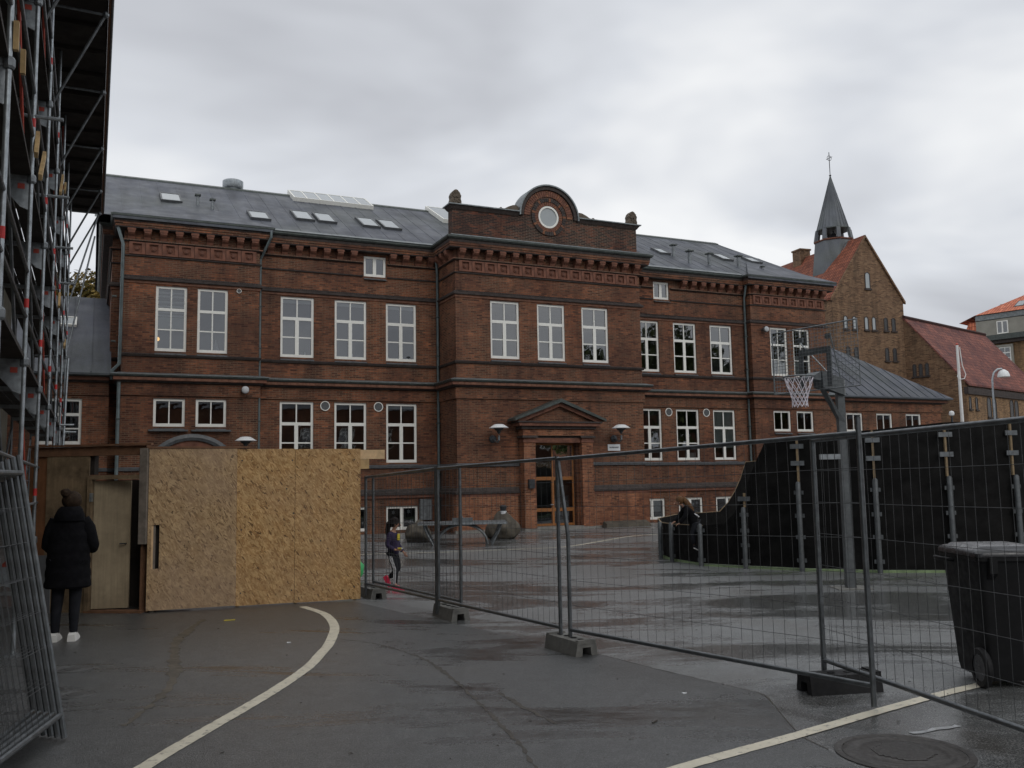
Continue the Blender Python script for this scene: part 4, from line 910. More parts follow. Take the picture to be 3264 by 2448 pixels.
# local x = along the gable wall (to the right), y = along the ridge
gx, ge = 0.05, 3.66
m = MB(); m.prism([(-3.6, -0.1), (ge, -0.1), (ge, 7.30), (gx, 11.72), (-3.6, 7.30)], lambda x, z, d: (x, d, z), 12.6); m.build('wall', 'brick_brown', wing)
m = MB(); m.box((ge + 0.002, 0.06, -0.1), (ge + 0.03, 12.55, 7.1)); m.build('side_wall', 'brick_yellow', wing)
for s_, xe in ((1, ge), (-1, -3.6)):
    x1 = xe + s_ * 0.22; sl_ = (11.72 - 7.30) / abs(xe - gx); z1 = 7.30 - 0.22 * sl_
    m = MB(); m.hexa([(x1, -0.05, z1 + .02), (gx, -0.05, 11.74), (gx, 12.7, 11.74), (x1, 12.7, z1 + .02)], [(x1, -0.05, z1 + .15), (gx, -0.05, 11.88), (gx, 12.7, 11.88), (x1, 12.7, z1 + .15)])
    o = m.build('roof', 'tiles_brown', wing); L = sqrt((xe - gx) ** 2 + (11.72 - 7.3) ** 2); planar_uv(o, (0, 1, 0), (-s_ * abs(xe - gx) / L, 0, (11.72 - 7.3) / L))
m = MB(); m.tube([(gx, -0.05, 11.9), (gx, 12.7, 11.9)], 0.12, 8); m.build('ridge_tiles', 'tiles_brown', wing)
m = MB(); m.box((ge - 0.1, -0.02, 6.55), (ge + 0.16, 12.6, 6.98)); m.build('eaves_board', 'moulded_dark', wing)
for c in (0.55, 0.95, 1.36): archwin(wing, c, 7.92, 8.74, 0.26, pane='leaded_dark')
for c, z0, z1, w in ((0.42, 5.62, 6.42, 0.36), (1.36, 5.62, 6.42, 0.36), (3.25, 5.2, 6.5, 0.62), (4.09, 5.2, 6.5, 0.62), (6.9, 5.2, 6.5, 0.62), (7.7, 5.2, 6.5, 0.62), (10.2, 5.2, 6.5, 0.62)): archwin(wing, c, z0, z1, w, y=ge + 0.03, pane='leaded_dark', ax='y')
# apartment house at the right edge
Q = Vector((41.46, 80.0, 0))
flats = thing('apartment_house', 'grey and brick apartment house with bright red tiled mansard roof at right edge', 'house', Q, atan2(Gd.y, Gd.x))
m = MB(); m.box((-1.0, 0.2, -0.1), (16, 12, 12.9)); m.build('wall', 'brick_yellow', flats)
m = MB(); m.box((-0.12, 0.0, 13.6), (16, 10, 15.0)); m.build('dormer_storey', 'render_grey', flats)
m = MB(); m.box((-0.12, -0.06, 15.05), (16.1, 10, 15.50)); m.build('fascia', 'zinc', flats)
m = MB(); m.box((-1.2, -0.35, 13.15), (16.1, 0.2, 13.6)); m.build('cornice', 'gutter_dark', flats); m = MB(); m.box((-1.1, -0.15, 12.85), (16.1, 0.2, 13.15)); m.build('cornice', 'moulded_dark', flats)
m = MB(); m.hexa([(-1.3, -0.1, 13.6), (-0.13, -0.1, 13.6), (-0.13, 10, 13.6), (-1.3, 10, 13.6)], [(-0.75, 0.1, 15.0), (-0.13, 0.1, 15.0), (-0.13, 9.8, 15.0), (-0.75, 9.8, 15.0)]); o = m.build('mansard', 'tiles_bright', flats); planar_uv(o, (1, 0, 0), (0, 0, 1))
m = MB(); m.add([(-1.45, -0.25, 15.02), (-0.1, -0.25, 15.53), (16.2, -0.25, 15.53), (16.2, 10.2, 15.5), (-1.45, 10.2, 15.02), (4.6, 5, 18.3), (16.2, 5, 18.3), (-0.1, 10.2, 15.5)], [(1, 2, 6, 5), (0, 1, 5), (4, 0, 5), (3, 7, 5, 6), (7, 4, 5)]); o = m.build('roof', 'tiles_bright', flats, fixn=False); planar_uv(o, (1, 0, 0), (0, 0.75, 0.6))
m = MB(); m.box((-0.2, 6.0, 15.0), (0.7, 6.8, 17.3)); m.build('chimney', 'render_grey', flats)
for x in (1.64, 4.6): window(flats, Vector((0, 0, 0)), x, x + 0.93, 13.67, 14.8, -0.07, 'pair', 0.0)
for x in (1.62, 4.6): window(flats, Vector((0, 0, 0)), x, x + 0.98, 11.05, 12.5, 0.06, 'cross', 0.0)
for x in (1.42, 4.4):
    m = MB(); m.box((x, 0.02, 10.95), (x + 0.18, 0.2, 12.72)); m.box((x + 1.2, 0.02, 10.95), (x + 1.38, 0.2, 12.72)); m.box((x, 0.0, 12.52), (x + 1.38, 0.2, 12.70)); m.box((x - .06, -0.05, 10.85), (x + 1.44, 0.2, 10.95)); m.build('window_surround', 'render_grey', flats)
m = MB(); m.hexa([(2.9, 0.62, 15.86), (3.7, 0.62, 15.86), (3.75, 1.75, 16.5), (2.95, 1.75, 16.5)], [(2.9, 0.55, 15.98), (3.7, 0.55, 15.98), (3.75, 1.7, 16.62), (2.95, 1.7, 16.62)]); o = m.build('skylight', 'leaded_dark', flats)
m = MB(); m.hexa([(3.0, 0.68, 16.02), (3.62, 0.68, 16.02), (3.67, 1.58, 16.53), (3.05, 1.58, 16.53)], [(3.0, 0.66, 16.06), (3.62, 0.66, 16.06), (3.67, 1.56, 16.57), (3.05, 1.56, 16.57)]); m.build('pane', 'sky_pane', o)

# flagpole, street lamp, small globe lamp
t = thing('flagpole', 'white flagpole with looped halyard in front of the dark red church roof', 'flagpole', (21.75, 44, 0))
m = MB(); m.tube([(0, 0, 0), (0, 0, 4), (0.0, 0, 7.9)], [0.085, 0.08, 0.06], 10); m.build('pole', 'flag_white', t, True)
m = MB(); m.lathe((0, 0, 7.9), [(0.05, 0), (0.08, 0.05), (0.04, 0.1), (0.01, 0.11)], 10); m.build('pole_cap', 'scaffold_red', t, True)
m = MB(); m.tube([(0.07, -0.1, 7.8), (0.14, -0.1, 6.9), (0.28, -0.1, 6.45), (0.2, -0.1, 6.25), (-0.05, -0.12, 6.22), (-0.14, -0.1, 6.35), (0.02, -0.1, 6.8)], 0.022, 5); m.build('halyard', 'flag_white', t)
t = thing('street_lamp', 'grey street lamp with curved neck and white dome, right of the flagpole', 'street lamp', (24.92, 47, 0))
m = MB(); m.tube([(0, 0, 0), (0, 0, 5.9), (0.02, 0, 6.5), (0.12, 0, 6.85), (0.33, 0, 7.03), (0.55, 0, 7.05)], 0.05, 8); m.build('lamp_post', 'galvanised', t, True)
m = MB(); m.lathe((0.62, 0, 6.62), [(0.30, 0.0), (0.29, 0.12), (0.22, 0.28), (0.08, 0.38), (0.01, 0.40)], 16); m.build('lamp_dome', 'lamp_white', t, True)
t = thing('globe_lamp', 'small white globe lamp on a post beside the low right wing', 'lamp', (19.42, 40.2, 0))
m = MB(); m.tube([(0, 0, 0), (0, 0, 4.2)], 0.05, 6); m.build('lamp_post', 'lamp_body', t); m = MB(); m.lathe((0, 0, 4.33), [(0.01, -0.12), (0.1, -0.08), (0.12, 0), (0.09, 0.09), (0.01, 0.12)], 12); m.build('globe', 'lamp_white', t, True)

# ------------------------------------------------------------------ trees
def tree(name, label, loc, h, rad, zc0, nl, leaf, seed, size=0.16, group=None):
    r = random.Random(seed); t = thing(name, label, 'tree', loc, group=group)
    m = MB(); base = 0.022 * h
    m.tube([(0, 0, -0.05), (0.1, 0.05, h * 0.3), (-0.05, 0.1, h * 0.6), (0, 0, h * 0.9)], [base * 1.6, base, base * .6, base * .15], 8)
    blobs = []
    for k in range(16):
        t_ = k / 16 * 2 * pi + r.random(); zz_ = zc0 + (h - zc0) * r.uniform(0.15, 0.85); rr = rad * r.uniform(0.35, 0.85) * (1 - 0.5 * max(0, (zz_ - zc0) / (h - zc0) - 0.5))
        e_ = Vector((rr * cos(t_), rr * sin(t_), zz_)); s0 = Vector((0, 0, max(h * 0.25, zz_ - rr * 0.8)))
        m.tube([s0, (s0 + e_) / 2 + Vector((0, 0, 0.1 * rr)), e_], [base * .5, base * .3, base * .08], 5); blobs.append((e_, rad * r.uniform(0.25, 0.45)))
    blobs.append((Vector((0, 0, h - rad * 0.3)), rad * 0.4))
    m.build('trunk', 'bark', t)
    m = MB(); vs_, fs = [], []
    for k in range(nl):
        c, br = r.choice(blobs); d = Vector((r.gauss(0, 1), r.gauss(0, 1), r.gauss(0, 0.8))); d = d.normalized() * br * r.random() ** 0.4
        p = c + d; s_ = size * r.uniform(0.6, 1.3); q = Vector((r.gauss(0, 1), r.gauss(0, 1), r.gauss(0, 1))).normalized(); x = q.orthogonal().normalized() * s_; y = q.cross(x).normalized() * s_ * 0.6
        b = len(vs_); vs_ += [p - x, p - y * 0.9, p + x, p + y * 0.9]; fs.append((b, b + 1, b + 2, b + 3))
    me = bpy.data.meshes.new('crown'); me.from_pydata(vs_, [], fs); me.materials.append(MATS[leaf]); link('crown', me, t)
    return t
tree('leafy_tree', 'green tree turning yellow, seen behind the left wing between scaffold and gable', (-25.0, 52.5, 0), 14.3, 2.7, 7.5, 8000, 'leaf_autumn', 5, 0.15)
tree('dark_tree', 'tall dark tree mirrored in the upper right school windows, beyond the right of the yard', fw_(42.5, -1, 0), 14.5, 4.6, 3.5, 6500, 'leaf_green', 8, 0.24)
tree('spreading_tree', 'spreading tree mirrored in the right hand middle window, behind the yard', fw_(34.5, -3, 0), 11.8, 3.6, 3.2, 5500, 'leaf_green', 9, 0.24)
tree('round_tree', 'round tree mirrored in the far right lower windows, outside the frame', fw_(49.5, -5, 0), 13.5, 4.6, 3.0, 5500, 'leaf_green', 11, 0.24)
tree('tall_tree', 'tall tree mirrored in the far right upper window, outside the frame', fw_(58, -2, 0), 15.5, 5.0, 3.0, 5500, 'leaf_green', 12, 0.26)
# the brick block across the yard, mirrored in the lower windows
blk = thing('opposite_block', 'brick block across the yard behind the viewer, mirrored in the lower school windows', 'building', fw_(14, -27, 0), YAW)
m = MB(); m.box((-30, -8, -0.1), (110, 0, 9.0)); m.build('wall', 'brick_red', blk)
m = MB(); m.hexa([(-30.3, -8.3, 9.0), (110.3, -8.3, 9.0), (110.3, 0.3, 9.0), (-30.3, 0.3, 9.0)], [(-30.3, -4.1, 11.4), (110.3, -4.1, 11.4), (110.3, -3.9, 11.4), (-30.3, -3.9, 11.4)]); m.build('roof', 'roof_felt', blk)
for i in range(20):
    for z in (1.2, 5.0):
        window(blk, Vector((0, 0, 0)), -28 + i * 4.0, -26.7 + i * 4.0, z, z + 2.2, 0.0, 'tall', -0.01)
# ------------------------------------------------------------------ rendered building and scaffold on the left (facade along v at u = -2)
lb = thing('rendered_building', 'tall dark rendered building behind the scaffold at the left edge', 'building', fw_(-2.0, 15, 0), YAW)
m = MB(); m.box((-9, -14, -0.1), (0, 11.6, 9.3)); m.build('wall', 'render_dark', lb)
for y in (-6, -2.9, 0.2, 3.3, 6.4, 9.2):
    for z in (1.2, 4.3, 6.6):
        m = MB(); m.box((-0.02, y, z), (0.03, y + 1.0, z + 1.5)); o = m.build('window', 'timber_grey', lb)
        m = MB(); m.box((0.031, y + .08, z + .08), (0.036, y + .92, z + 1.42)); m.build('pane', 'leaded_dark', o)
sc = thing('scaffold', 'galvanised tube scaffold with red braces and dark roof along the left building', 'scaffold', fw_(-0.70, 15, 0), YAW)
BAY = [-10.0, -6.93, -3.86, -0.79, 2.28, 5.35, 8.42, 11.49]      # local y of the frames; x = 0 outer row, x = -0.75 inner row
LV = [1.05, 3.12, 5.17, 7.25]
DK = 9.45
for y in BAY:
    m = MB(); m.tube([(0, y, 0.02), (0, y, DK)], 0.024, 10); st = m.build('standard', 'galvanised', sc, True)
    m = MB(); m.box((-0.08, y - .08, 0), (0.08, y + .08, 0.02)); m.build('base_plate', 'galvanised_dull', st)
    for z in LV: m = MB(); m.tube([(0, y, z + 0.60), (0, y, z + 0.70)], 0.0252, 10); m.build('red_band', 'red_tape', st)
    m = MB(); m.tube([(-0.75, y, 0.02), (-0.75, y, DK)], 0.024, 8); m.build('standard', 'galvanised_dull', sc, True)
    for z in LV:
        m = MB(); m.bar((0, y, z), (-0.75, y, z), 0.05, 0.06); br = m.build('transom', 'galvanised', sc)
        m = MB(); m.prism([(0.0, -0.03), (-0.34, -0.03), (-0.30, -0.09), (-0.10, -0.32), (0.0, -0.36)], lambda a, b, d: (a, y - 0.012 + d, z + b), 0.024); m.build('gusset', 'galvanised', br)
        m = MB(); m.box((-0.13, y - 0.016, z - 0.12), (-0.06, y + 0.016, z - 0.06)); m.build('wedge', 'scaffold_red', br)
        m = MB(); m.lathe((0, y, z), [(0.04, -0.05), (0.05, -0.03), (0.05, 0.03), (0.04, 0.05)], 8); m.build('coupler', 'galvanised_dull', br)
for i in range(len(BAY) - 1):
    y0, y1 = BAY[i], BAY[i + 1]
    for z in LV:
        for dz in (0.5, 1.0):
            m = MB(); m.tube([(0.0, y0, z + dz), (0.0, y1, z + dz)], 0.019, 7); m.build('guard_rail', 'galvanised_dull', sc)
        for k, x in enumerate((-0.64, -0.38, -0.12)):
            m = MB(); m.box((x - 0.12, y0 + 0.03, z + 0.035), (x + 0.12, y1 - 0.03, z + 0.085)); m.build('deck_board', 'dark_deck', sc)
        m = MB(); m.tube([(-0.03, y0, z + 1.95), (-0.03, y1 - 0.9, z + 0.05)], 0.017, 6); m.build('brace', 'scaffold_red' if (i + int(z)) % 3 == 0 else 'galvanised_dull', sc)
        m = MB(); m.tube([(-0.75, y0, z + 0.05), (-0.75, y1, z + 1.95)], 0.019, 6); m.build('brace', 'galvanised_dull', sc)
        m = MB(); m.tube([(-0.75, y0, z + 0.9), (-0.75, y1, z + 0.9)], 0.019, 6); m.build('guard_rail', 'galvanised_dull', sc)
for y, z0, z1, ln in ((-6.9, 5.30, 5.53, -.03), (-6.15, 5.42, 5.63, -.03), (-4.0, 5.41, 5.74, .25), (-3.1, 5.44, 5.98, .75), (3.0, 7.07, 7.68, .9), (5.1, 7.73, 8.0, .3), (4.2, 5.2, 5.5, .2), (8.3, 5.0, 5.2, .3)):
    m = MB(); m.bar((0.045, y, z0), (0.045, y + ln, z1), 0.075, 0.04, (1, 0, 0)); m.build('board_end', 'scaffold_board', sc)
for y in BAY[2:]:
    m = MB(); m.tube([(0.3, y, 5.9 if y < 6 else 3.2), (-0.8, y, 5.9 if y < 6 else 3.2)], 0.024, 8); m.build('putlog', 'galvanised', sc)
# dark weather roof cantilevered over the yard
m = MB(); m.box((-8.0, -14, DK), (0.74, 12.6, DK + 0.12)); rf = m.build('weather_roof', 'dark_deck', sc)
m = MB(); m.box((0.742, -14, DK - 0.03), (0.78, 12.6, DK + 0.18)); m.build('roof_edge', 'timber_brown', rf)
m = MB(); m.tube([(0.80, -14, DK + 0.02), (0.80, 12.6, DK + 0.02)], 0.024, 7); m.build('edge_tube', 'galvanised_dull', rf)
m = MB()
for y in range(-13, 13): m.box((-8, y - 0.03, DK - 0.08), (0.7, y + 0.03, DK - 0.003))
struct(m.build('roof_joists', 'dark_deck', rf), 'stuff')
for i, y in enumerate((-8.6, -5.53, -2.46, 0.39, 3.59, 6.83, 10.09, 12.2)):
    m = MB(); m.tube([(0.70, y, DK - 0.12), (-0.05, y - 0.1, DK - 0.15)], 0.022, 7); m.build('roof_bearer', 'galvanised_dull', sc)
    m = MB(); m.tube([(0.70, y, DK - 0.12), (-0.05, y + 0.4, DK - 1.6)], 0.024, 7); m.build('roof_brace', 'galvanised_dull', sc)
    m = MB(); m.lathe((0.70, y, DK - 0.12), [(0.03, -0.05), (0.055, -0.02), (0.055, 0.02), (0.03, 0.05)], 8); m.build('coupler', 'galvanised_dull', sc)
m = MB(); m.tube([(0.68, 12.3, DK - 0.1), (0.0, 11.49, DK - 2.9)], 0.024, 7); m.build('roof_brace', 'galvanised_dull', sc)
m = MB(); m.tube([(0.6, 12.5, DK - 0.7), (0.0, 11.49, DK - 4.2)], 0.024, 7); m.build('roof_brace', 'galvanised_dull', sc)
m = MB(); m.tube([(0.05, 9.3, 2.2), (0.10, 9.6, 4.9)], 0.03, 8); m.build('ladder_tube', 'galvanised', sc)

# ------------------------------------------------------------------ chipboard hoarding with a door
HA, HB = Vector((-5.14, 12.88, 0)), Vector((-2.33, 13.92, 0))
hd = (HB - HA).normalized(); HL = (HB - HA).length
hoard = thing('chipboard_hoarding', 'chipboard site hoarding of three boards in front of the school', 'hoarding', HA, atan2(hd.y, hd.x))
HH = 2.28
def hbox(nm, mt, a, b, par=None): m = MB(); m.box(a, b); return m.build(nm, mt, par or hoard)
# board with a hand hole cut at its left edge
m = MB(); x1 = 1.19
for a, b in (((0, 0, 0.03), (0.05, 0.018, HH)), ((0.05, 0, 0.03), (0.155, 0.018, 0.60)), ((0.05, 0, 1.21), (0.155, 0.018, HH)), ((0.155, 0, 0.03), (x1, 0.018, HH))): m.box(a, b)
m.build('board', 'osb_weathered', hoard)
hbox('board', 'osb_yellow', (x1 + 0.004, 0.012, 0.02), (2.02, 0.030, HH - 0.01)); hbox('board', 'osb_yellow', (2.024, 0.010, 0.015), (HL, 0.028, HH - 0.015))
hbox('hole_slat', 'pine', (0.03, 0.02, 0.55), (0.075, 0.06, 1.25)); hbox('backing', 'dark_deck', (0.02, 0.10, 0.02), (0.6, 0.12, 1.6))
for x in (0.06, 1.2, 2.02, HL - 0.1): hbox('stud', 'timber_grey', (x, 0.035, 0.0), (x + 0.045, 0.13, HH - 0.03))
hbox('top_rail', 'timber_brown', (-0.05, 0.031, HH - 0.10), (HL - 0.1, 0.08, HH - 0.02)); hbox('capping', 'timber_brown', (-0.03, -0.01, HH + 0.002), (1.35, 0.14, HH + 0.03))
hbox('cross_rail', 'pine', (HL - 0.02, 0.035, HH - 0.17), (HL + 0.38, 0.075, HH - 0.03)); hbox('rail_block', 'scaffold_board', (HL, 0.04, HH - 0.32), (HL + 0.14, 0.2, HH - 0.172))
for x, z in ((1.9, 1.68), (2.0, 1.32), (0.9, 1.62), (2.4, 0.9), (1.26, 2.1), (1.26, 1.1), (1.26, 0.2), (1.98, 2.1), (1.98, 0.2), (2.9, 2.1), (2.9, 1.2), (2.9, 0.2), (0.62, 2.15), (0.62, 0.2), (1.12, 1.1)):
    m = MB(); m.lathe((0, 0, 0), [(0.012, 0), (0.012, 0.002)], 6); o = m.build('screw', 'lamp_body', hoard, loc=(x, 0.006, z)); o.rotation_euler = (pi / 2, 0, 0)
# gate section left of the boards
gate = thing('site_gate', 'open plywood site door in a rough timber frame beside the person in black', 'door', (-5.20, 12.89, 0), radians(172.5))
# local x runs to the left (away from the hoarding), y towards the viewer
def gbox(nm, mt, a, b, par=None): m = MB(); m.box(a, b); return m.build(nm, mt, par or gate)
gbox('corner_post', 'timber_grey', (-0.05, -0.06, 0.95), (0.06, 0.04, 2.29)); gbox('corner_post', 'timber_brown', (-0.05, -0.10, 0), (-0.02, -0.065, 2.29))
gbox('lintel', 'timber_brown', (0.0, -0.16, 2.20), (1.75, -0.02, 2.33)); gbox('top_strip', 'timber_brown', (-0.1, -0.03, 2.333), (1.8, 0.03, 2.36))
gbox('door_jamb', 'plywood_stained', (0.80, -0.10, 0), (0.86, 0.02, 1.92)); gbox('door_jamb', 'timber_brown', (0.02, -0.12, 0), (0.05, -0.02, 1.86)); gbox('door_head', 'plywood_stained', (0.02, -0.10, 1.862), (0.80, 0.02, 1.92))
gbox('threshold', 'timber_brown', (0.0, -0.14, 0), (0.86, 0.03, 0.035)); gbox('post', 'dark_deck', (0.83, -0.2, 1.93), (0.90, -0.10, 2.2)); gbox('post', 'dark_deck', (0.0, -0.22, 1.93), (0.16, -0.13, 2.2))
m = MB(); c_, s_ = cos(radians(-17)), sin(radians(-17))
def dl(x, y, z): return (0.80 - x * c_ + y * s_, -0.08 + x * s_ + y * c_, z)
m.hexa([dl(0, 0, 0.05), dl(0.50, 0, 0.05), dl(0.50, 0.035, 0.05), dl(0, 0.035, 0.05)], [dl(0, 0, 1.84), dl(0.50, 0, 1.84), dl(0.50, 0.035, 1.84), dl(0, 0.035, 1.84)])
leaf = m.build('door_leaf', 'plywood_pale', gate)
for z in (0.45, 1.55): gbox('hinge', 'galvanised', (0.785, -0.02, z), (0.815, 0.028, z + 0.12), leaf)
m = MB(); m.tube([dl(0.45, 0.04, 0.95), dl(0.45, 0.08, 0.95), dl(0.37, 0.08, 0.95)], 0.01, 6); m.build('handle', 'lamp_body', leaf)
gbox('side_board', 'plywood_stained', (0.865, -0.05, 0.0), (1.52, -0.03, 2.30)); gbox('side_board', 'plywood_red', (1.524, -0.07, 0.75), (1.80, -0.05, 2.30)); gbox('skirt_board', 'grey_panel', (1.40, -0.026, 0.0), (1.85, -0.006, 0.80)); gbox('gap_shade_board', 'dark_deck', (-0.09, -0.62, 0), (1.45, -0.60, 1.85))  # last box: dark sheet added so the door gap reads as shaded
gbox('wall_return', 'dark_deck', (-0.12, -0.62, 0.0), (-0.10, -0.13, 1.9))  # return coloured dark to stand in for shade in the gap

# ------------------------------------------------------------------ temporary fence
def fence_panel(A, B, za, zb, label, bent=False, post_ext=(0.0, 0.0), z_lo=0.22, tilt=None, vsp=0.105, group='temporary mesh fence panels'):
    A, B = Vector((*A, 0)), Vector((*B, 0)); d = B - A; L = d.length; d.normalize()
    t = thing('mesh_fence', label, 'fence', A, atan2(d.y, d.x), group)
    zt = lambda x: za + (zb - za) * x / L
    for x, ext, bnt in ((0, post_ext[0], bent), (L, post_ext[1], False)):
        m = MB()
        if bnt: m.tube([(x, 0, 0.05), (x + 0.0, 0.0, 1.15), (x - 0.02, 0, 1.3), (x - 0.13, 0, zt(x) + ext)], 0.021, 10)
        else: m.tube([(x, 0, 0.04), (x, 0, zt(x) + 0.02 + ext)], 0.021, 10)
        m.build('post', 'fence_tube', t, True)
    m = MB(); m.tube([(0 - (0.13 if bent else 0), 0, zt(0)), (L, 0, zt(L))], 0.0195, 10); m.build('top_rail', 'fence_tube', t, True)
    m = MB(); m.tube([(0, 0, z_lo), (L, 0, z_lo - (0.03 if post_ext[1] else 0))], 0.0195, 10); m.build('bottom_rail', 'fence_tube', t, True)
    m = MB(); n = int(L / vsp); r = random.Random(int(A.x * 91))
    for k in range(1, n):
        x = L * k / n; j = r.uniform(-.006, .006)
        m.tube([(x, 0.004, z_lo - 0.01), (x + j, 0.004 + j, (z_lo + zt(x)) / 2), (x, 0.004, zt(x) + 0.012)], 0.0021, 4, False)
    nz = 7
    for k in range(1, nz):
        f = k / nz; m.tube([(0, -0.003, z_lo + (zt(0) - z_lo) * f), (L * .5, -0.003, z_lo + (zt(L / 2) - z_lo) * f - 0.006), (L, -0.003, z_lo + (zt(L) - z_lo) * f)], 0.0021, 4, False)
    struct(m.build('wire_mesh', 'fence_wire', t, fixn=False), 'stuff')
    return t
fence_panel((-2.21, 14.38), (-0.70, 11.86), 1.84, 1.93, 'mesh fence panel from the hoarding end, with the girl in purple behind it', vsp=0.1)
fence_panel((-2.28, 14.10), (-1.03, 12.07), 1.83, 1.92, 'short overlapping mesh fence panel at the first concrete block from the hoarding', vsp=0.12)
fence_panel((-1.0, 12.02), (0.46, 9.66), 1.92, 1.97, 'mesh fence panel in front of the table tennis table and school door')
fence_panel((0.55, 9.50), (2.63, 6.93), 1.96, 2.06, 'wide mesh fence panel with a bent left post, in front of the black court wall', bent=True, post_ext=(0, 0.10))
fence_panel((2.55, 7.76), (3.17, 4.83), 2.04, 2.06, 'nearest mesh fence panel running out of the right edge past the wheeled bin')
def block(x, y, rz_, label, mt='concrete_block', sc_=1.0):
    t = thing('fence_block', label, 'block', (x, y, 0), rz_, 'weights under the fence posts')
    L, w0, w1, h = 0.31, 0.13, 0.105, 0.145
    # body with arched notch at both ends
    m = MB()
    pr_ = [(-w0, 0), (-0.055, 0), (-0.045, 0.085), (0.045, 0.085), (0.055, 0), (w0, 0), (w1, h), (-w1, h)]
    m.prism(pr_, lambda a, b, d: (-L + d, a, b), 2 * L); bo = m.build('body', mt, t)
    for x_ in (-0.2, -0.07, 0.07, 0.2):
        m = MB(); m.lathe((x_, 0, h), [(0.032, 0.001), (0.032, 0.006), (0.022, 0.006), (0.022, 0.002)], 10); m.build('socket', 'rubber_black', bo)
    for x_ in (-L + .023, L - .023): m = MB(); m.box((x_ - .027, -0.10, 0.12), (x_ + .027, 0.10, h + 0.012)); m.build('end_lip', mt, bo)
block(-2.22, 14.25, radians(-60), 'concrete fence block at the right end of the hoarding')
block(-0.84, 11.95, radians(-62), 'concrete fence block under the double posts left of the table tennis table')
block(0.55, 9.52, radians(-62), 'concrete fence block under the bent post in the middle')
block(2.62, 7.62, radians(10), 'black rubber fence block on the wet asphalt beside the yellow line', 'rubber_black')

# leaning stack of spare panels at the left edge
spare = ['front spare fence panel leaning in the stack at the left edge', 'second spare fence panel leaning in the left stack', 'third spare fence panel leaning in the left stack', 'fourth spare fence panel leaning in the left stack', 'rearmost spare fence panel leaning in the left stack']
for i in range(5):
    A = Vector((-3.16 - 0.062 * i, 6.55 + 0.03 * i, 0.02)); dr = Vector((0.16 + 0.012 * i, -0.985, 0)).normalized(); upv = Vector((-0.175, -0.04, 0.98)).normalized()
    t = thing('spare_mesh_fence', spare[i], 'fence', A, 0, 'spare fence panels leaning in a stack')
    L, Hh = 3.0, 2.0 - 0.015 * i; q = lambda a, b: dr * a + upv * b
    for a in (0, L): m = MB(); m.tube([q(a, 0), q(a, Hh)], 0.021, 8); m.build('post', 'fence_tube', t, True)
    for b in (0.16, Hh - 0.13): m = MB(); m.tube([q(0, b), q(L, b)], 0.0195, 8); m.build('rail', 'fence_tube', t, True)
    m = MB()
    for k in range(1, 29): m.tube([q(L * k / 29, 0.15), q(L * k / 29, Hh - 0.12)], 0.0016, 4, False)
    for k in range(1, 7): m.tube([q(0, 0.16 + (Hh - .29) * k / 7), q(L, 0.16 + (Hh - .29) * k / 7)], 0.0022, 4, False)
    struct(m.build('wire_mesh', 'fence_wire', t, fixn=False), 'stuff')

# ------------------------------------------------------------------ black ball-court wall
court = thing('ball_court', 'black panelled ball court wall on steel posts, rising to the right', 'ball court', (5.3, 17.0, 0))
CO = Vector((5.3, 17.0, 0))
near_w = [((3.26, 20.42), .75), ((3.34, 19.38), .76), ((3.72, 18.20), .78), ((4.08, 17.90), .82), ((4.25, 17.75), 1.02), ((4.43, 17.60), 1.42), ((4.55, 17.51), 1.80), ((4.68, 17.41), 2.12), ((4.81, 17.31), 2.42), ((5.28, 16.95), 2.45), ((6.46, 16.40), 2.52), ((7.65, 16.18), 2.62), ((8.9, 16.35), 2.64), ((10.2, 17.0), 2.64), ((11.4, 18.2), 2.6), ((12.0, 20.0), 2.6)]
far_w = [((3.26, 20.42), .75), ((3.50, 22.4), .75), ((4.3, 24.4), .76), ((5.65, 25.3), .78), ((5.9, 25.4), 1.0), ((6.12, 25.47), 1.3), ((6.3, 25.53), 1.62), ((6.5, 25.58), 2.13), ((6.75, 25.65), 2.15), ((8.5, 25.9), 2.2), ((11.0, 25.0), 2.3), ((12.4, 22.6), 2.4), ((12.0, 20.0), 2.6)]
def panels(lst, sgn):
    for ix, ((p, z0), (q, z1)) in enumerate(zip(lst[:-1], lst[1:])):
        p, q = Vector((*p, 0)), Vector((*q, 0)); d = (q - p).normalized(); nn = Vector((d.y, -d.x, 0)) * 0.012
        a, b = p + d * 0.004 - CO, q - d * 0.004 - CO; U_ = Vector((0, 0, 1))
        m = MB(); m.hexa([a - nn + U_ * .05, b - nn + U_ * .05, b + nn + U_ * .05, a + nn + U_ * .05], [a - nn + U_ * z0, b - nn + U_ * z1, b + nn + U_ * z1, a + nn + U_ * z0]); o = m.build('panel', 'court_black', court)
        m = MB(); m.hexa([a - nn + U_ * (z0 + .001), b - nn + U_ * (z1 + .001), b + nn + U_ * (z1 + .001), a + nn + U_ * (z0 + .001)], [a - nn + U_ * (z0 + .012), b - nn + U_ * (z1 + .012), b + nn + U_ * (z1 + .012), a + nn + U_ * (z0 + .012)]); m.build('panel_edge', 'plywood_edge' if sgn < 0 or ix < 2 else 'court_black', o)
        m = MB(); m.hexa([a - nn * 1.3, b - nn * 1.3, b + nn * 1.3, a + nn * 1.3], [x + U_ * 0.045 for x in (a - nn * 1.3, b - nn * 1.3, b + nn * 1.3, a + nn * 1.3)]); m.build('base_strip', 'green_strip', court)
panels(near_w, 1); panels(far_w, -1)
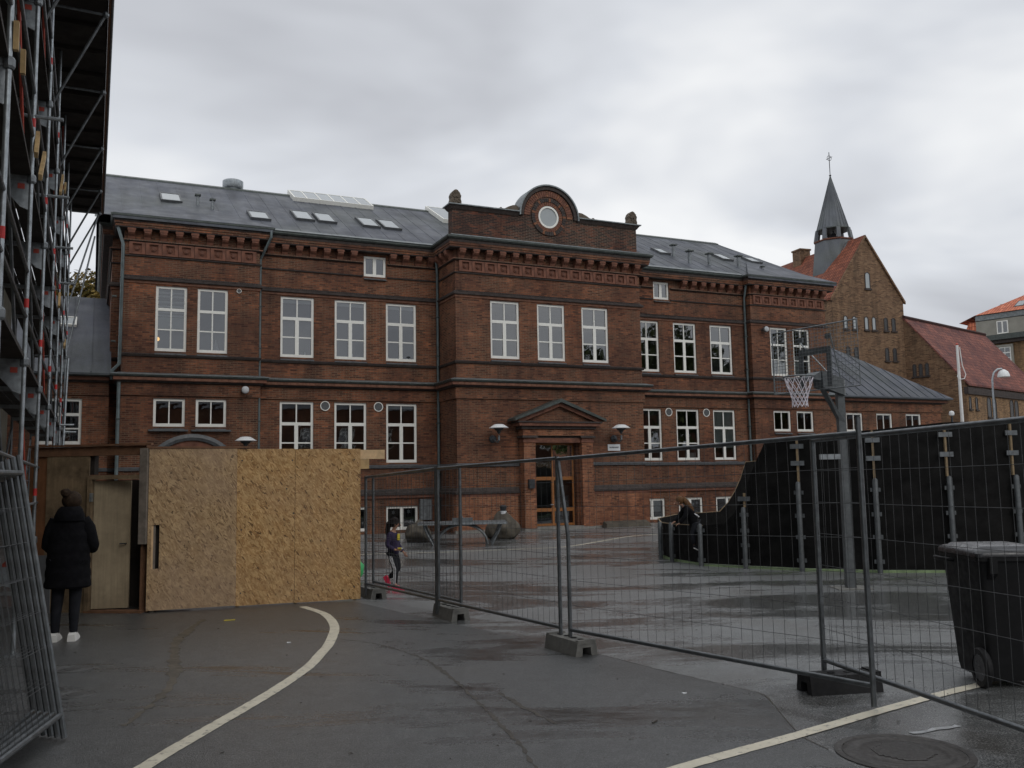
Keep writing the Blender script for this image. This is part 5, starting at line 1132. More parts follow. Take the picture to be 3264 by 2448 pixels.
def cpost(p, h, top, nx, ny):
    p = Vector((*p, 0)) + Vector((nx, ny, 0)).normalized() * 0.10 - CO
    nv = Vector((nx, ny, 0)).normalized(); sd_ = Vector((-nv.y, nv.x, 0))
    m = MB(); m.lathe(p, [(0.047, 0), (0.047, h - 0.03), (0.033, h), (0.004, h + 0.008)], 12); o = m.build('post', 'court_post', court, True)
    for z in [h * f for f in ((0.15, 0.85) if h < 1 else (0.12, 0.38, 0.62, 0.88))]:
        for k in (-1, 1):
            m = MB(); m.bar(p + sd_ * 0.05 * k - nv * 0.02 + Vector((0, 0, z)), p + sd_ * 0.085 * k - nv * 0.02 + Vector((0, 0, z)), 0.02, 0.07); m.build('lug', 'court_post', o)
    if top > h + 0.1:
        b0 = p - nv * 0.075
        m = MB(); m.bar(b0 + Vector((0, 0, h)) , b0 + Vector((0, 0, top)), 0.035, 0.05, nv); m.build('batten', 'plywood_edge', court)
        for z in ((h + (top - h) * 0.42, h + (top - h) * 0.80) if top - h > 0.4 else (h + (top - h) * 0.6,)):
            m = MB(); m.bar(b0 + nv * 0.03 - sd_ * 0.12 + Vector((0, 0, z)), b0 + nv * 0.03 + sd_ * 0.12 + Vector((0, 0, z)), 0.02, 0.085, (0, 0, 1)); m.build('bracket', 'galvanised_dull', court)
cpost((3.28, 20.2), .78, .7, -1, -.3); cpost((3.36, 19.3), .80, .7, -1, -.5); cpost((3.72, 18.20), .82, .7, -.8, -.8); cpost((4.43, 17.60), 1.15, 1.42, -.6, -.8); cpost((5.28, 16.95), 1.62, 2.44, -.5, -.9); cpost((6.46, 16.40), 1.66, 2.52, -.3, -1); cpost((7.65, 16.18), 1.68, 2.6, 0, -1); cpost((8.9, 16.35), 1.68, 2.62, .2, -1)

# ------------------------------------------------------------------ basketball hoop
hoop = thing('basketball_hoop', 'grey steel basketball stand with mesh backboard and white net', 'basketball hoop', (5.16, 14.28, 0), 0)
nb = Vector((-0.83, -0.56, 0)).normalized(); tb = Vector((-nb.y, nb.x, 0)); tb = tb if tb.x > 0 else -tb     # board normal (towards rim) and its right-hand direction
BC = Vector((4.74, 14.13, 0)) - Vector((5.16, 14.28, 0))
def hp(a, n_, z): return BC + tb * a + nb * n_ + Vector((0, 0, z))
m = MB(); m.hexa([Vector((-.066, -.066, 0.012)), Vector((.066, -.066, 0.012)), Vector((.066, .066, 0.012)), Vector((-.066, .066, 0.012))], [Vector((-.055, -.055, 3.06)), Vector((.055, -.055, 3.06)), Vector((.055, .055, 3.06)), Vector((-.055, .055, 3.06))]); pole = m.build('pole', 'court_post', hoop)
m = MB(); m.box((-.26, -.26, 0), (.26, .26, 0.012)); m.build('base_plate', 'concrete_block', pole)
m = MB(); m.box((-0.42, -0.16, 1.98), (-0.10, -0.12, 2.06)); m.build('label_plate', 'galvanised', pole)
m = MB(); m.hexa([Vector((0.10, 0.02, 2.98)), Vector((0.04, -0.10, 2.98)), hp(0.09, -0.06, 3.10), hp(-0.09, -0.06, 3.10)], [Vector((0.10, 0.02, 3.24)), Vector((0.04, -0.10, 3.24)), hp(0.09, -0.06, 3.36), hp(-0.09, -0.06, 3.36)]); m.build('arm', 'court_post', hoop)
m = MB(); m.hexa([Vector((0.05, 0.06, 2.55)), Vector((0.05, -0.06, 2.55)), hp(0.05, -0.18, 3.06), hp(-0.05, -0.18, 3.06)], [Vector((-0.05, 0.06, 2.60)), Vector((-0.05, -0.06, 2.60)), hp(0.05, -0.14, 3.10), hp(-0.05, -0.14, 3.10)]); m.build('gusset', 'court_post', hoop)
for s_ in (-1, 1): m = MB(); m.tube([hp(0.30 * s_, -0.03, 3.86), Vector((0.04 * s_, 0, 3.2))], 0.011, 6); m.build('stay', 'galvanised', hoop)
m = MB()
for a0, a1, z0, z1 in ((-0.30, -0.22, 3.10, 3.72), (0.22, 0.30, 3.10, 3.72), (-0.22, 0.22, 3.62, 3.72)):
    m.hexa([hp(a0, -0.02, z0), hp(a1, -0.02, z0), hp(a1, 0.0, z0), hp(a0, 0.0, z0)], [hp(a0, -0.02, z1), hp(a1, -0.02, z1), hp(a1, 0.0, z1), hp(a0, 0.0, z1)])
for s_ in (-1, 1): m.hexa([hp(.26 * s_ - .05, -.03, 3.84), hp(.26 * s_ + .05, -.03, 3.84), hp(.26 * s_ + .05, 0, 3.84), hp(.26 * s_ - .05, 0, 3.84)], [hp(.26 * s_ - .05, -.03, 3.92), hp(.26 * s_ + .05, -.03, 3.92), hp(.26 * s_ + .05, 0, 3.92), hp(.26 * s_ - .05, 0, 3.92)])
m.build('target_frame', 'court_post', hoop)
BW, z0b, z1b = 0.80, 3.06, 4.06
m = MB(); m.tube([hp(-BW, 0.01, z0b), hp(BW, 0.01, z0b), hp(BW, 0.01, z1b), hp(-BW, 0.01, z1b), hp(-BW, 0.01, z0b)], 0.013, 6); m.build('board_frame', 'galvanised_dull', hoop)
m = MB()
for k in range(1, 27): x = -BW + 2 * BW * k / 27; m.tube([hp(x, 0.012, z0b), hp(x, 0.012, z1b)], 0.0032, 4, False)
for k in range(1, 18): z = z0b + (z1b - z0b) * k / 18; m.tube([hp(-BW, 0.018, z), hp(BW, 0.018, z)], 0.0032, 4, False)
struct(m.build('board_mesh', 'galvanised_dull', hoop, fixn=False), 'stuff')
rc = hp(0, 0.40, 3.25); RR_ = 0.225
m = MB(); m.tube([rc + Vector((RR_ * cos(t), RR_ * sin(t), 0)) for t in [i * pi / 16 for i in range(33)]], 0.012, 8); m.build('rim', 'galvanised_dull', hoop, True)
m = MB(); m.hexa([hp(-.12, 0.02, 3.2), hp(.12, 0.02, 3.2), hp(.08, 0.19, 3.225), hp(-.08, 0.19, 3.225)], [hp(-.12, 0.02, 3.34), hp(.12, 0.02, 3.34), hp(.08, 0.19, 3.245), hp(-.08, 0.19, 3.245)]); m.build('rim_bracket', 'galvanised_dull', hoop)
m = MB(); lev = [(0.222, 0), (0.185, -0.12), (0.15, -0.22), (0.128, -0.29), (0.115, -0.35), (0.112, -0.41), (0.118, -0.46)]
for k in range(12):
    for dirn in (1, -1):
        pts = []
        for j, (r, z) in enumerate(lev): t = 2 * pi * k / 12 + dirn * (j * pi / 12); pts.append(rc + Vector((r * cos(t), r * sin(t), z + (0.01 * sin(k * 3) if j == 6 else 0))))
        m.tube(pts, 0.0055, 5, False)
m.build('net', 'net_white', hoop, fixn=False)

# ------------------------------------------------------------------ wheeled bin
wb = thing('wheeled_bin', 'large black wheeled rubbish bin behind the fence at the right edge', 'bin', (4.07, 7.86, 0), radians(88))
def rrect(w, d, z, r=0.05, n=4, ox=0):
    pts = []
    for cx, cy, a0 in ((w - r, d - r, 0), (-w + r, d - r, pi / 2), (-w + r, -d + r, pi), (w - r, -d + r, 1.5 * pi)):
        for k in range(n + 1): t = a0 + k * pi / 2 / n; pts.append((cx + r * cos(t) + ox, cy + r * sin(t), z))
    return pts
m = MB(); m.loft([rrect(.28, .23, 0.06), rrect(.29, .24, 0.12), rrect(.36, .285, 1.0), rrect(.365, .29, 1.02), rrect(.385, .31, 1.025), rrect(.385, .31, 1.055)], True); m.build('body', 'bin_plastic', wb, True)
m = MB(); m.loft([rrect(.39, .315, 1.058), rrect(.39, .315, 1.085), rrect(.375, .30, 1.105), rrect(.355, .28, 1.115, ox=.0), rrect(.33, .255, 1.118), rrect(.31, .24, 1.135), rrect(.2, .14, 1.142)], True); m.build('lid', 'bin_lid', wb, True)
m = MB(); m.tube([(.30, .30, 1.0), (.30, .37, 1.01), (.26, .385, 1.01), (.12, .385, 1.01), (.08, .37, 1.01), (.08, .30, 1.0)], 0.017, 8); m.build('handle', 'bin_plastic', wb, True)
m = MB()
for k in (-1, 1): m.hexa([(-.42, k * .2 - .03, .93), (-.33, k * .2 - .03, .86), (-.33, k * .2 + .03, .86), (-.42, k * .2 + .03, .93)], [(-.42, k * .2 - .03, 1.05), (-.33, k * .2 - .03, 1.05), (-.33, k * .2 + .03, 1.05), (-.42, k * .2 + .03, 1.05)])
m.build('hinge_bracket', 'bin_plastic', wb)
for k in (-1, 1):
    ring = lambda r, y: [(-.24 + 1.45 * r * cos(2 * pi * i / 24), k * y, 0.16 + 1.45 * r * sin(2 * pi * i / 24)) for i in range(24)]
    m = MB(); m.loft([ring(.075, .245), ring(.10, .245), ring(.108, .255), ring(.11, .27), ring(.11, .285), ring(.102, .298), ring(.075, .298)], False); wo = m.build('wheel', 'rubber_black', wb, True)
    m = MB(); m.loft([ring(.075, .25), ring(.075, .292), ring(.02, .285), ring(.001, .29)], False); m.build('rim', 'bin_lid', wo, True)
# ------------------------------------------------------------------ table tennis table, boulders, slab
tt = thing('table_tennis_table', 'grey outdoor table tennis table with arched steel legs behind the fence', 'table', (-1.45, 25.6, 0), radians(3.5))
TL, TWd, TZ = 1.22, 0.62, 0.62
m = MB(); m.box((-TL, -TWd, TZ - 0.05), (TL, TWd, TZ)); m.build('table_top', 'galvanised_dull', tt)
m = MB()
for k in range(26):
    x = -TL + 0.02 + k * (2 * TL - 0.04) / 26; m.box((x, -TWd - 0.012, TZ - 0.055), (x + 0.082, -TWd - 0.001, TZ - 0.003))
struct(m.build('edge_studs', 'galvanised', tt), 'stuff')
m = MB(); m.box((-0.28, -TWd * 0.9, TZ + 0.001), (0.28, -TWd * 0.9 + 0.02, TZ + 0.13)); m.box((-0.02, -TWd, TZ + 0.001), (0.02, TWd, TZ + 0.13)); m.build('net_plate', 'galvanised_dull', tt)
for y in (-0.45, 0.40):
    m = MB(); m.tube([(0.68 * cos(t) * 1.0, y, 0.02 + 0.54 * sin(t)) for t in [pi * i / 16 for i in range(17)]], 0.032, 8); m.build('leg', 'galvanised_dull', tt, True)
    for s_ in (-1, 1):
        m = MB(); m.tube([(s_ * 0.80, y, 0.01), (s_ * 0.98, y, 0.35), (s_ * 1.06, y, TZ - 0.05)], 0.032, 8); m.build('leg', 'galvanised_dull', tt, True)
def boulder(x, y, w, d, h, seed, label, extra=None):
    t = thing('boulder', label, 'boulder', (x, y, 0))
    import bmesh
    bm = bmesh.new(); bmesh.ops.create_icosphere(bm, subdivisions=4, radius=1.0)
    for v in bm.verts:
        n_ = noise.noise(v.co * 1.3 + Vector((seed, 0, 0))) * 0.35 + noise.noise(v.co * 3.1 + Vector((0, seed, 0))) * 0.12
        p = v.co * (1 + n_); tz = max(0.0, min(1.0, (p.z + 1) / 2)); taper = 1.0 - 0.35 * max(0, tz - 0.5) * 2
        v.co = Vector((p.x * w / 2 * taper, p.y * d / 2 * taper, max(-0.03, (p.z + 0.8) / 1.8 * h)))
    me = bpy.data.meshes.new('stone'); bm.to_mesh(me); bm.free(); me.materials.append(MATS['boulder']); smooth_mesh(me, 60); link('stone', me, t)
    return t
boulder(-2.80, 26.9, 0.78, 0.75, 0.62, 3.3, 'low rounded boulder left of the table tennis table')
boulder(-0.36, 27.6, 0.92, 0.8, 0.80, 8.1, 'taller mossy boulder between table tennis table and school door')
t = thing('dark_pot', 'small dark pot with a pale rim standing on the taller boulder', 'pot', (-0.33, 27.55, 0.74))
m = MB(); m.lathe((0, 0, 0), [(0.09, 0), (0.09, 0.06), (0.10, 0.06), (0.10, 0.09)], 10); m.build('rim', 'paper', t); m = MB(); m.lathe((0, 0, 0.092), [(0.08, 0), (0.11, 0.13), (0.06, 0.17)], 10); m.build('body', 'lamp_body', t)
t = thing('stone_slab', 'long low dark stone slab at the wall right of the school door', 'slab', fw_(17.6, 28.42, 0), YAW)
m = MB(); m.hexa([(-.95, -.16, 0), (.95, -.16, 0), (.95, .16, 0), (-.95, .16, 0)], [(-.9, -.12, .13), (.9, -.12, .13), (.9, .12, .22), (-.9, .12, .22)]); m.build('slab', 'boulder', t)
t = thing('green_bag', 'bright green bag on the ground half hidden by the right end of the hoarding', 'bag', (-2.93, 16.6, 0))
import bmesh
bm = bmesh.new(); bmesh.ops.create_icosphere(bm, subdivisions=3, radius=1.0)
for v in bm.verts: p = v.co * (1 + 0.25 * noise.noise(v.co * 2.3)); v.co = Vector((p.x * .2, p.y * .16, max(0, .2 + p.z * .24)))
me = bpy.data.meshes.new('sack'); bm.to_mesh(me); bm.free(); me.materials.append(MATS['bag_green']); smooth_mesh(me, 60); link('sack', me, t)
m = MB(); m.tube([(-.06, 0, .36), (-.04, 0, .47), (.04, 0, .47), (.06, 0, .36)], 0.015, 6); m.build('strap', 'paper', t)

# ------------------------------------------------------------------ people
def skin(name, matn, parent, pts, edges, root=0, sub=2, smooth=True):
    me = bpy.data.meshes.new(name); me.from_pydata([Vector(p[:3]) for p in pts], edges, [])
    o = link(name, me, parent); mod = o.modifiers.new('Skin', 'SKIN'); mod.use_smooth_shade = smooth
    if not me.skin_vertices: bpy.context.view_layer.objects.active = o
    sv = me.skin_vertices[0].data
    for i, p in enumerate(pts):
        r = p[3]; sv[i].radius = (r, r) if not isinstance(r, tuple) else r; sv[i].use_root = (i == root)
    o.modifiers.new('Sub', 'SUBSURF').levels = sub; o.modifiers['Sub'].render_levels = sub
    dg = bpy.context.evaluated_depsgraph_get(); dg.update()
    nm = bpy.data.meshes.new_from_object(o.evaluated_get(dg)); o.modifiers.clear(); o.data = nm
    nm.materials.clear(); nm.materials.append(MATS[matn]); smooth_mesh(nm, 70)
    return o
def slim(pts, keep, f=0.72):
    return [p if i in keep else (*p[:3], p[3] * f) for i, p in enumerate(pts)]
def hand_pts(w, d, up, s=1.0):
    """fingers from the wrist point: palm direction d, thumb towards up"""
    w, d, up = Vector(w), Vector(d).normalized(), Vector(up).normalized(); side = d.cross(up).normalized(); pts = []; ed = []
    palm = w + d * 0.055 * s; pts.append((*palm, 0.022 * s))
    for k, l in enumerate((0.055, 0.065, 0.06, 0.045)):
        a = palm + d * 0.03 * s + up * (0.024 - 0.016 * k) * s; b = a + d * l * 0.55 * s; c = b + (d * 0.6 - side * 0.7).normalized() * l * 0.55 * s
        i = len(pts); pts += [(*a, 0.0085 * s), (*b, 0.008 * s), (*c, 0.007 * s)]; ed += [(0, i), (i, i + 1), (i + 1, i + 2)]
    a = w + d * 0.03 * s + up * 0.03 * s; b = a + (d + up * 0.7).normalized() * 0.04 * s; i = len(pts); pts += [(*a, 0.01 * s), (*b, 0.008 * s)]; ed += [(0, i), (i, i + 1)]
    return pts, ed
def blob(name, matn, parent, c, r, seed=0.0, amp=0.12, rot=None, sub=3):
    bm = bmesh.new(); bmesh.ops.create_icosphere(bm, subdivisions=sub, radius=1.0); R_ = rot or Matrix.Identity(3)
    for v in bm.verts:
        p = v.co * (1 + amp * noise.noise(v.co * 2.5 + Vector((seed, seed, 0)))); v.co = R_ @ Vector((p.x * r[0], p.y * r[1], p.z * r[2])) + Vector(c)
    me = bpy.data.meshes.new(name); bm.to_mesh(me); bm.free(); me.materials.append(MATS[matn]); smooth_mesh(me, 80); return link(name, me, parent)
def face(parent, c, fwd, s):
    """nose, eyes, mouth and ears as one small mesh on the head"""
    c, f = Vector(c), Vector(fwd).normalized(); sd_ = f.cross(Vector((0, 0, 1))).normalized(); U_ = Vector((0, 0, 1))
    m = MB(); m.tube([c + f * .085 * s + U_ * .01 * s, c + f * .115 * s - U_ * .025 * s, c + f * .09 * s - U_ * .035 * s], [.008 * s, .014 * s, .01 * s], 6)
    for k in (-1, 1): m.tube([c + sd_ * .078 * s * k - U_ * .03 * s, c + sd_ * .084 * s * k + U_ * .01 * s], [.012 * s, .016 * s], 6)
    m.build('nose_and_ears', 'skin', parent, True)
    m = MB()
    for k in (-1, 1): m.tube([c + f * .082 * s + sd_ * .034 * s * k + U_ * .008 * s, c + f * .09 * s + sd_ * .034 * s * k + U_ * .008 * s], .010 * s, 6)
    m.tube([c + f * .082 * s - sd_ * .022 * s - U_ * .058 * s, c + f * .088 * s - U_ * .06 * s, c + f * .082 * s + sd_ * .022 * s - U_ * .058 * s], .006 * s, 5)
    m.build('eyes_and_mouth', 'hair_black', parent)
def ellring(c, rx, ry, n=20, wob=0.0, seed=0, rot=0.0):
    return [(c[0] + cos(rot) * rx * cos(2 * pi * k / n) * (1 + wob * sin(3 * k + seed)) - sin(rot) * ry * sin(2 * pi * k / n), c[1] + sin(rot) * rx * cos(2 * pi * k / n) + cos(rot) * ry * sin(2 * pi * k / n) * (1 + wob * cos(2 * k + seed)), c[2]) for k in range(n)]

# woman in a long black coat, back to the viewer
w1 = thing('person', 'person in long black coat and white shoes, seen from behind by the site door', 'person', (-5.18, 10.72, 0), radians(12))
pts = [(0, 0, .90, .12), (0, .0, 1.12, .125), (0, .0, 1.30, .13), (0, .01, 1.42, .06), (0, .03, 1.50, .062), (0.005, .035, 1.575, .092), (0.005, .03, 1.65, .080),
       (-.105, 0, .84, .085), (-.115, .01, .48, .062), (-.125, -.01, .10, .042), (-.125, .10, .05, .035), (.085, 0, .84, .085), (.075, .01, .48, .062), (.07, -.01, .10, .042), (.065, .10, .05, .035),
       (-.19, 0, 1.34, .062), (-.24, .03, 1.08, .05), (-.12, .24, 1.08, .036), (.19, 0, 1.34, .062), (.24, .03, 1.08, .05), (.12, .24, 1.08, .036)]
edg = [(0, 1), (1, 2), (2, 3), (3, 4), (4, 5), (5, 6), (0, 7), (7, 8), (8, 9), (9, 10), (0, 11), (11, 12), (12, 13), (13, 14), (2, 15), (15, 16), (16, 17), (2, 18), (18, 19), (19, 20)]
for wi, dd in ((17, (.8, .3, 0)), (20, (-.8, .3, 0))):
    hp_, he = hand_pts(pts[wi][:3], dd, (0, 0, 1)); b = len(pts); pts += hp_; edg += [(wi, b)] + [(i + b, j + b) for i, j in he]
body = skin('body', 'skin', w1, slim(pts, {4, 5, 6} | set(range(21, 99))), edg)
skin('leggings', 'leggings', w1, [(0, 0, .92, .13), (-.10, 0, .84, .098), (-.115, .012, .50, .072), (-.125, -.008, .30, .062), (-.125, -.005, .06, .044), (.08, 0, .84, .098), (.075, .012, .50, .072), (.07, -.008, .30, .062), (.07, -.005, .06, .044)], [(0, 1), (1, 2), (2, 3), (3, 4), (0, 5), (5, 6), (6, 7), (7, 8)])
m = MB(); rings = []
for z, rx, ry, cy in ((.60, .235, .165, .0), (.62, .25, .175, .0), (.72, .246, .17, .0), (.86, .238, .165, 0), (1.0, .232, .16, 0), (1.10, .232, .158, 0), (1.22, .228, .15, 0), (1.33, .215, .135, 0), (1.40, .17, .115, .0), (1.44, .11, .10, .01), (1.47, .085, .09, .02)):
    rings.append(ellring((-.01, cy, z), rx, ry, 28, 0.012, z * 40))
# quilting: pinch every other ring slightly
dense = []
for i in range(len(rings) - 1):
    n_ = max(1, int((rings[i + 1][0][2] - rings[i][0][2]) / 0.03))
    for j in range(n_):
        f = j / n_; dense.append([tuple(a * (1 - f) + b * f for a, b in zip(p, q)) for p, q in zip(rings[i], rings[i + 1])])
dense.append(rings[-1])
for i, r_ in enumerate(dense):
    k_ = 1 + (0.022 if i % 4 in (1, 2) else -0.012); dense[i] = [((p[0] + .01) * k_ - .01, p[1] * k_, p[2]) for p in r_]
m.loft(dense, True); coat = m.build('coat', 'coat_black', w1, True)
for s_ in (-1, 1):
    m = MB(); pa = [Vector((s_ * .145 - .01, 0, 1.385)), Vector((s_ * .195, .0, 1.28)), Vector((s_ * .225, .005, 1.16)), Vector((s_ * .245, .03, 1.08)), Vector((s_ * .228, .08, 1.05)), Vector((s_ * .18, .16, 1.06)), Vector((s_ * .13, .22, 1.08))]
    m.tube(pa, [.07, .08, .076, .07, .068, .062, .056], 14); m.build('sleeve', 'coat_black', coat, True)
m = MB(); m.loft([ellring((0, -.01, 1.34), .15, .10, 20), ellring((0, -.045, 1.37), .175, .115, 20), ellring((0, -.05, 1.43), .165, .12, 20), ellring((0, -.03, 1.50), .135, .115, 20), ellring((0, -.01, 1.535), .105, .10, 20), ellring((0, 0, 1.53), .085, .085, 20)], False); m.build('hood', 'coat_black', coat, True)
blob('hair', 'hair_brown', w1, (0.005, .012, 1.605), (.105, .112, .108), 1.0, .10); o = blob('hair_bun', 'hair_brown', w1, (-.045, -.055, 1.69), (.06, .055, .05), 4.0, .25)
for x in (-.125, .07):
    m = MB()
    m.loft([ellring((x, -.085, z_), rx, ry) for z_, rx, ry in ()] or [[(x + a * .042 * (1 - .25 * (t > .6)) , -.10 + t * .27, z) for a, z in ((-1, .0), (-1.05, .02), (-.85, h_), (.85, h_), (1.05, .02), (1, .0))] for t, h_ in ((0.0, .075), (.15, .095), (.35, .10), (.6, .075), (.85, .055), (1.0, .03))], True)
    m.build('shoe', 'shoe_white', w1, True)

# girl walking right in a dark purple sweater
g1 = thing('person', 'girl in purple sweater, striped dark trousers and pink shoes walking behind the fence', 'person', (-2.0, 15.2, 0), radians(-12))
# local x = walking direction
k = 0.72
pts = [(0, 0, .60, .075), (-.005, 0, .76, .080), (-.01, 0, .885, .075), (0, 0, .96, .035), (.02, 0, 1.005, .04), (.045, 0, 1.065, .066), (.035, 0, 1.12, .060),
       (-.02, -.06, .57, .06), (.055, -.06, .33, .046), (.045, -.06, .085, .03), (.10, -.06, .04, .028), (.0, .06, .57, .06), (.065, .06, .34, .046), (-.115, .06, .165, .03), (-.155, .06, .10, .028),
       (-.03, -.11, .89, .040), (-.065, -.135, .72, .034), (.075, -.12, .645, .024), (-.02, .11, .89, .040), (.03, .135, .70, .034), (.135, .09, .60, .024)]
for wi, dd in ((17, (.95, .1, .12)), (20, (.6, 0, -.8))):
    hp_, he = hand_pts(pts[wi][:3], dd, (0, 0, 1) if wi == 17 else (1, 0, .3), .75); b = len(pts); pts += hp_
    edg2 = (edg[:20] if wi == 17 else edg2) + [(wi, b)] + [(i + b, j + b) for i, j in he]
skin('body', 'skin', g1, slim(pts, {4, 5, 6} | set(range(21, 99))), edg2)
skin('trousers', 'leggings', g1, [(-.005, 0, .62, .085), (-.015, -.055, .555, .072), (.055, -.06, .33, .056), (.05, -.06, .20, .046), (.045, -.06, .10, .04), (.0, .055, .555, .072), (.065, .06, .34, .055), (-.02, .06, .255, .047), (-.10, .06, .18, .04)], [(0, 1), (1, 2), (2, 3), (3, 4), (0, 5), (5, 6), (6, 7), (7, 8)])
skin('sweater', 'sweater_purple', g1, [(-.005, 0, .535, .104), (-.005, 0, .74, .10), (-.012, 0, .87, .09), (-.005, 0, .945, .045), (-.03, -.105, .885, .05), (-.068, -.14, .72, .046), (.065, -.122, .65, .036), (-.02, .105, .885, .05), (.03, .138, .70, .045), (.135, .09, .60, .035)], [(0, 1), (1, 2), (2, 3), (2, 4), (4, 5), (5, 6), (2, 7), (7, 8), (8, 9)])
m = MB()
for j in (-1, 0, 1): m.tube([(-.012 + j * .022, -.132, .545), (.06 + j * .018, -.121, .33), (.053 + j * .015, -.110, .20), (.047 + j * .013, -.103, .10)], .0055, 4)
m.build('side_stripes', 'stripe_white', g1)
m = MB(); m.box((.075, -.05, .80), (.098, .05, .90)); m.build('chest_print', 'print_yellow', g1)
for (x, y, z, ang) in ((.0, -.06, .0, 0), (-.185, .06, .165, -1.05)):
    m = MB(); ca, sa = cos(ang), sin(ang)
    sec = [[((t * .20 - .03) * ca - h * sa * 1.0 + x + (.03 if ang == 0 else 0), y + a * .033, (t * .20 - .03) * sa + h * ca + z) for a, h in ((-1, .0), (-1.05, .02), (-.8, hh), (.8, hh), (1.05, .02), (1, 0))] for t, hh in ((0, .06), (.2, .075), (.4, .075), (.7, .05), (1.0, .03))]
    m.loft(sec, True); m.build('shoe', 'shoe_pink', g1, True)
blob('hair', 'hair_black', g1, (.018, 0, 1.09), (.080, .080, .085), 2.0, .08)
m = MB(); m.tube([(-.04, 0, 1.12), (-.085, .0, 1.06), (-.10, 0, .97), (-.105, 0, .90), (-.10, 0, .84)], [.035, .045, .042, .034, .012], 10); m.build('ponytail', 'hair_black', g1, True)
face(g1, (.045, 0, 1.062), (1, 0, -.1), .72)
t = thing('snack', 'small pale snack held in the walking girl\'s hand', 'snack', (-1.885, 15.05, 0.66)); m = MB(); m.box((-.02, -.02, 0), (.035, .02, .025)); m.build('wrapper', 'print_yellow', t); m = MB(); m.box((.036, -.015, .002), (.05, .015, .022)); m.build('bite', 'paper', t)

# girl climbing over the court wall
g2 = thing('person', 'girl with long brown hair in dark jacket climbing over the low black court wall', 'person', (3.50, 18.42, 0), radians(0))
# local x = image right; the wall top is at z = .78, she leans to the left over it
pts = [(.10, 0, .86, .085), (.04, 0, 1.0, .085), (-.06, 0, 1.12, .08), (-.13, 0, 1.185, .036), (-.165, 0, 1.215, .042), (-.21, 0, 1.255, .068), (-.195, 0, 1.315, .062),
       (.12, -.09, .78, .07), (.02, -.14, .60, .05), (.06, -.14, .38, .032), (.10, -.16, .31, .028), (.14, .09, .80, .07), (.22, .22, .66, .05), (.25, .26, .42, .032), (.20, .28, .37, .028),
       (-.06, -.10, 1.10, .042), (-.11, -.14, .95, .035), (-.20, -.11, .84, .025), (-.08, .10, 1.10, .042), (-.18, .12, .96, .035), (-.27, .05, .86, .025)]
edg3 = edg[:20]
for wi, dd in ((17, (-.7, .2, -.4)), (20, (-.8, -.2, -.4))):
    hp_, he = hand_pts(pts[wi][:3], dd, (0, -1, .2), .75); b = len(pts); pts += hp_; edg3 = edg3 + [(wi, b)] + [(i + b, j + b) for i, j in he]
skin('body', 'skin', g2, slim(pts, {4, 5, 6} | set(range(21, 99)), .6), edg3)
skin('trousers', 'leggings', g2, [(.10, 0, .90, .105), (.12, -.085, .78, .088), (.02, -.14, .60, .062), (.06, -.14, .40, .042), (.14, .085, .80, .088), (.22, .22, .66, .062), (.25, .26, .44, .042)], [(0, 1), (1, 2), (2, 3), (0, 4), (4, 5), (5, 6)])
skin('jacket', 'coat_black', g2, [(.14, 0, .72, .125), (.04, 0, 1.0, .108), (-.06, 0, 1.11, .098), (-.12, 0, 1.175, .055), (-.05, -.11, 1.09, .058), (-.11, -.15, .95, .05), (-.215, -.11, .83, .040), (-.07, .11, 1.09, .058), (-.18, .13, .96, .05), (-.285, .05, .855, .040)], [(0, 1), (1, 2), (2, 3), (2, 4), (4, 5), (5, 6), (2, 7), (7, 8), (8, 9)])
blob('hair', 'hair_light', g2, (-.175, 0, 1.285), (.082, .080, .085), 6.0, .08)
m = MB(); m.tube([(-.12, 0, 1.32), (-.06, -.02, 1.26), (.0, -.03, 1.18), (.05, -.04, 1.09), (.08, -.05, 1.0)], [.05, .06, .06, .05, .015], 10); m.build('long_hair', 'hair_light', g2, True)
face(g2, (-.212, 0, 1.25), (-1, -.25, -.2), .74)
m = MB(); m.tube([(.08, -.075, 1.02), (.14, -.07, .99), (.185, -.06, .95)], .014, 6); m.build('belt_trim', 'stripe_white', g2)
for (x, y, z) in ((.03, -.165, .285), (.16, .28, .35)):
    m = MB(); sec = [[(x + t * .19, y + a * .032, z + h + (.06 - t * .09 if t < .7 else -.003)) for a, h in ((-1, .0), (-1.05, .015), (-.8, hh), (.8, hh), (1.05, .015), (1, 0))] for t, hh in ((0, .06), (.2, .07), (.4, .07), (.7, .05), (1.0, .03))]
    m.loft(sec, True); so_ = m.build('shoe', 'leggings', g2, True)
    m = MB(); m.tube([(x + t * .19, y - .036, z + (.063 - t * .09 if t < .7 else 0) + .003) for t in (0, .2, .4, .7, 1.0)], .009, 5); m.build('sole', 'shoe_white', so_)

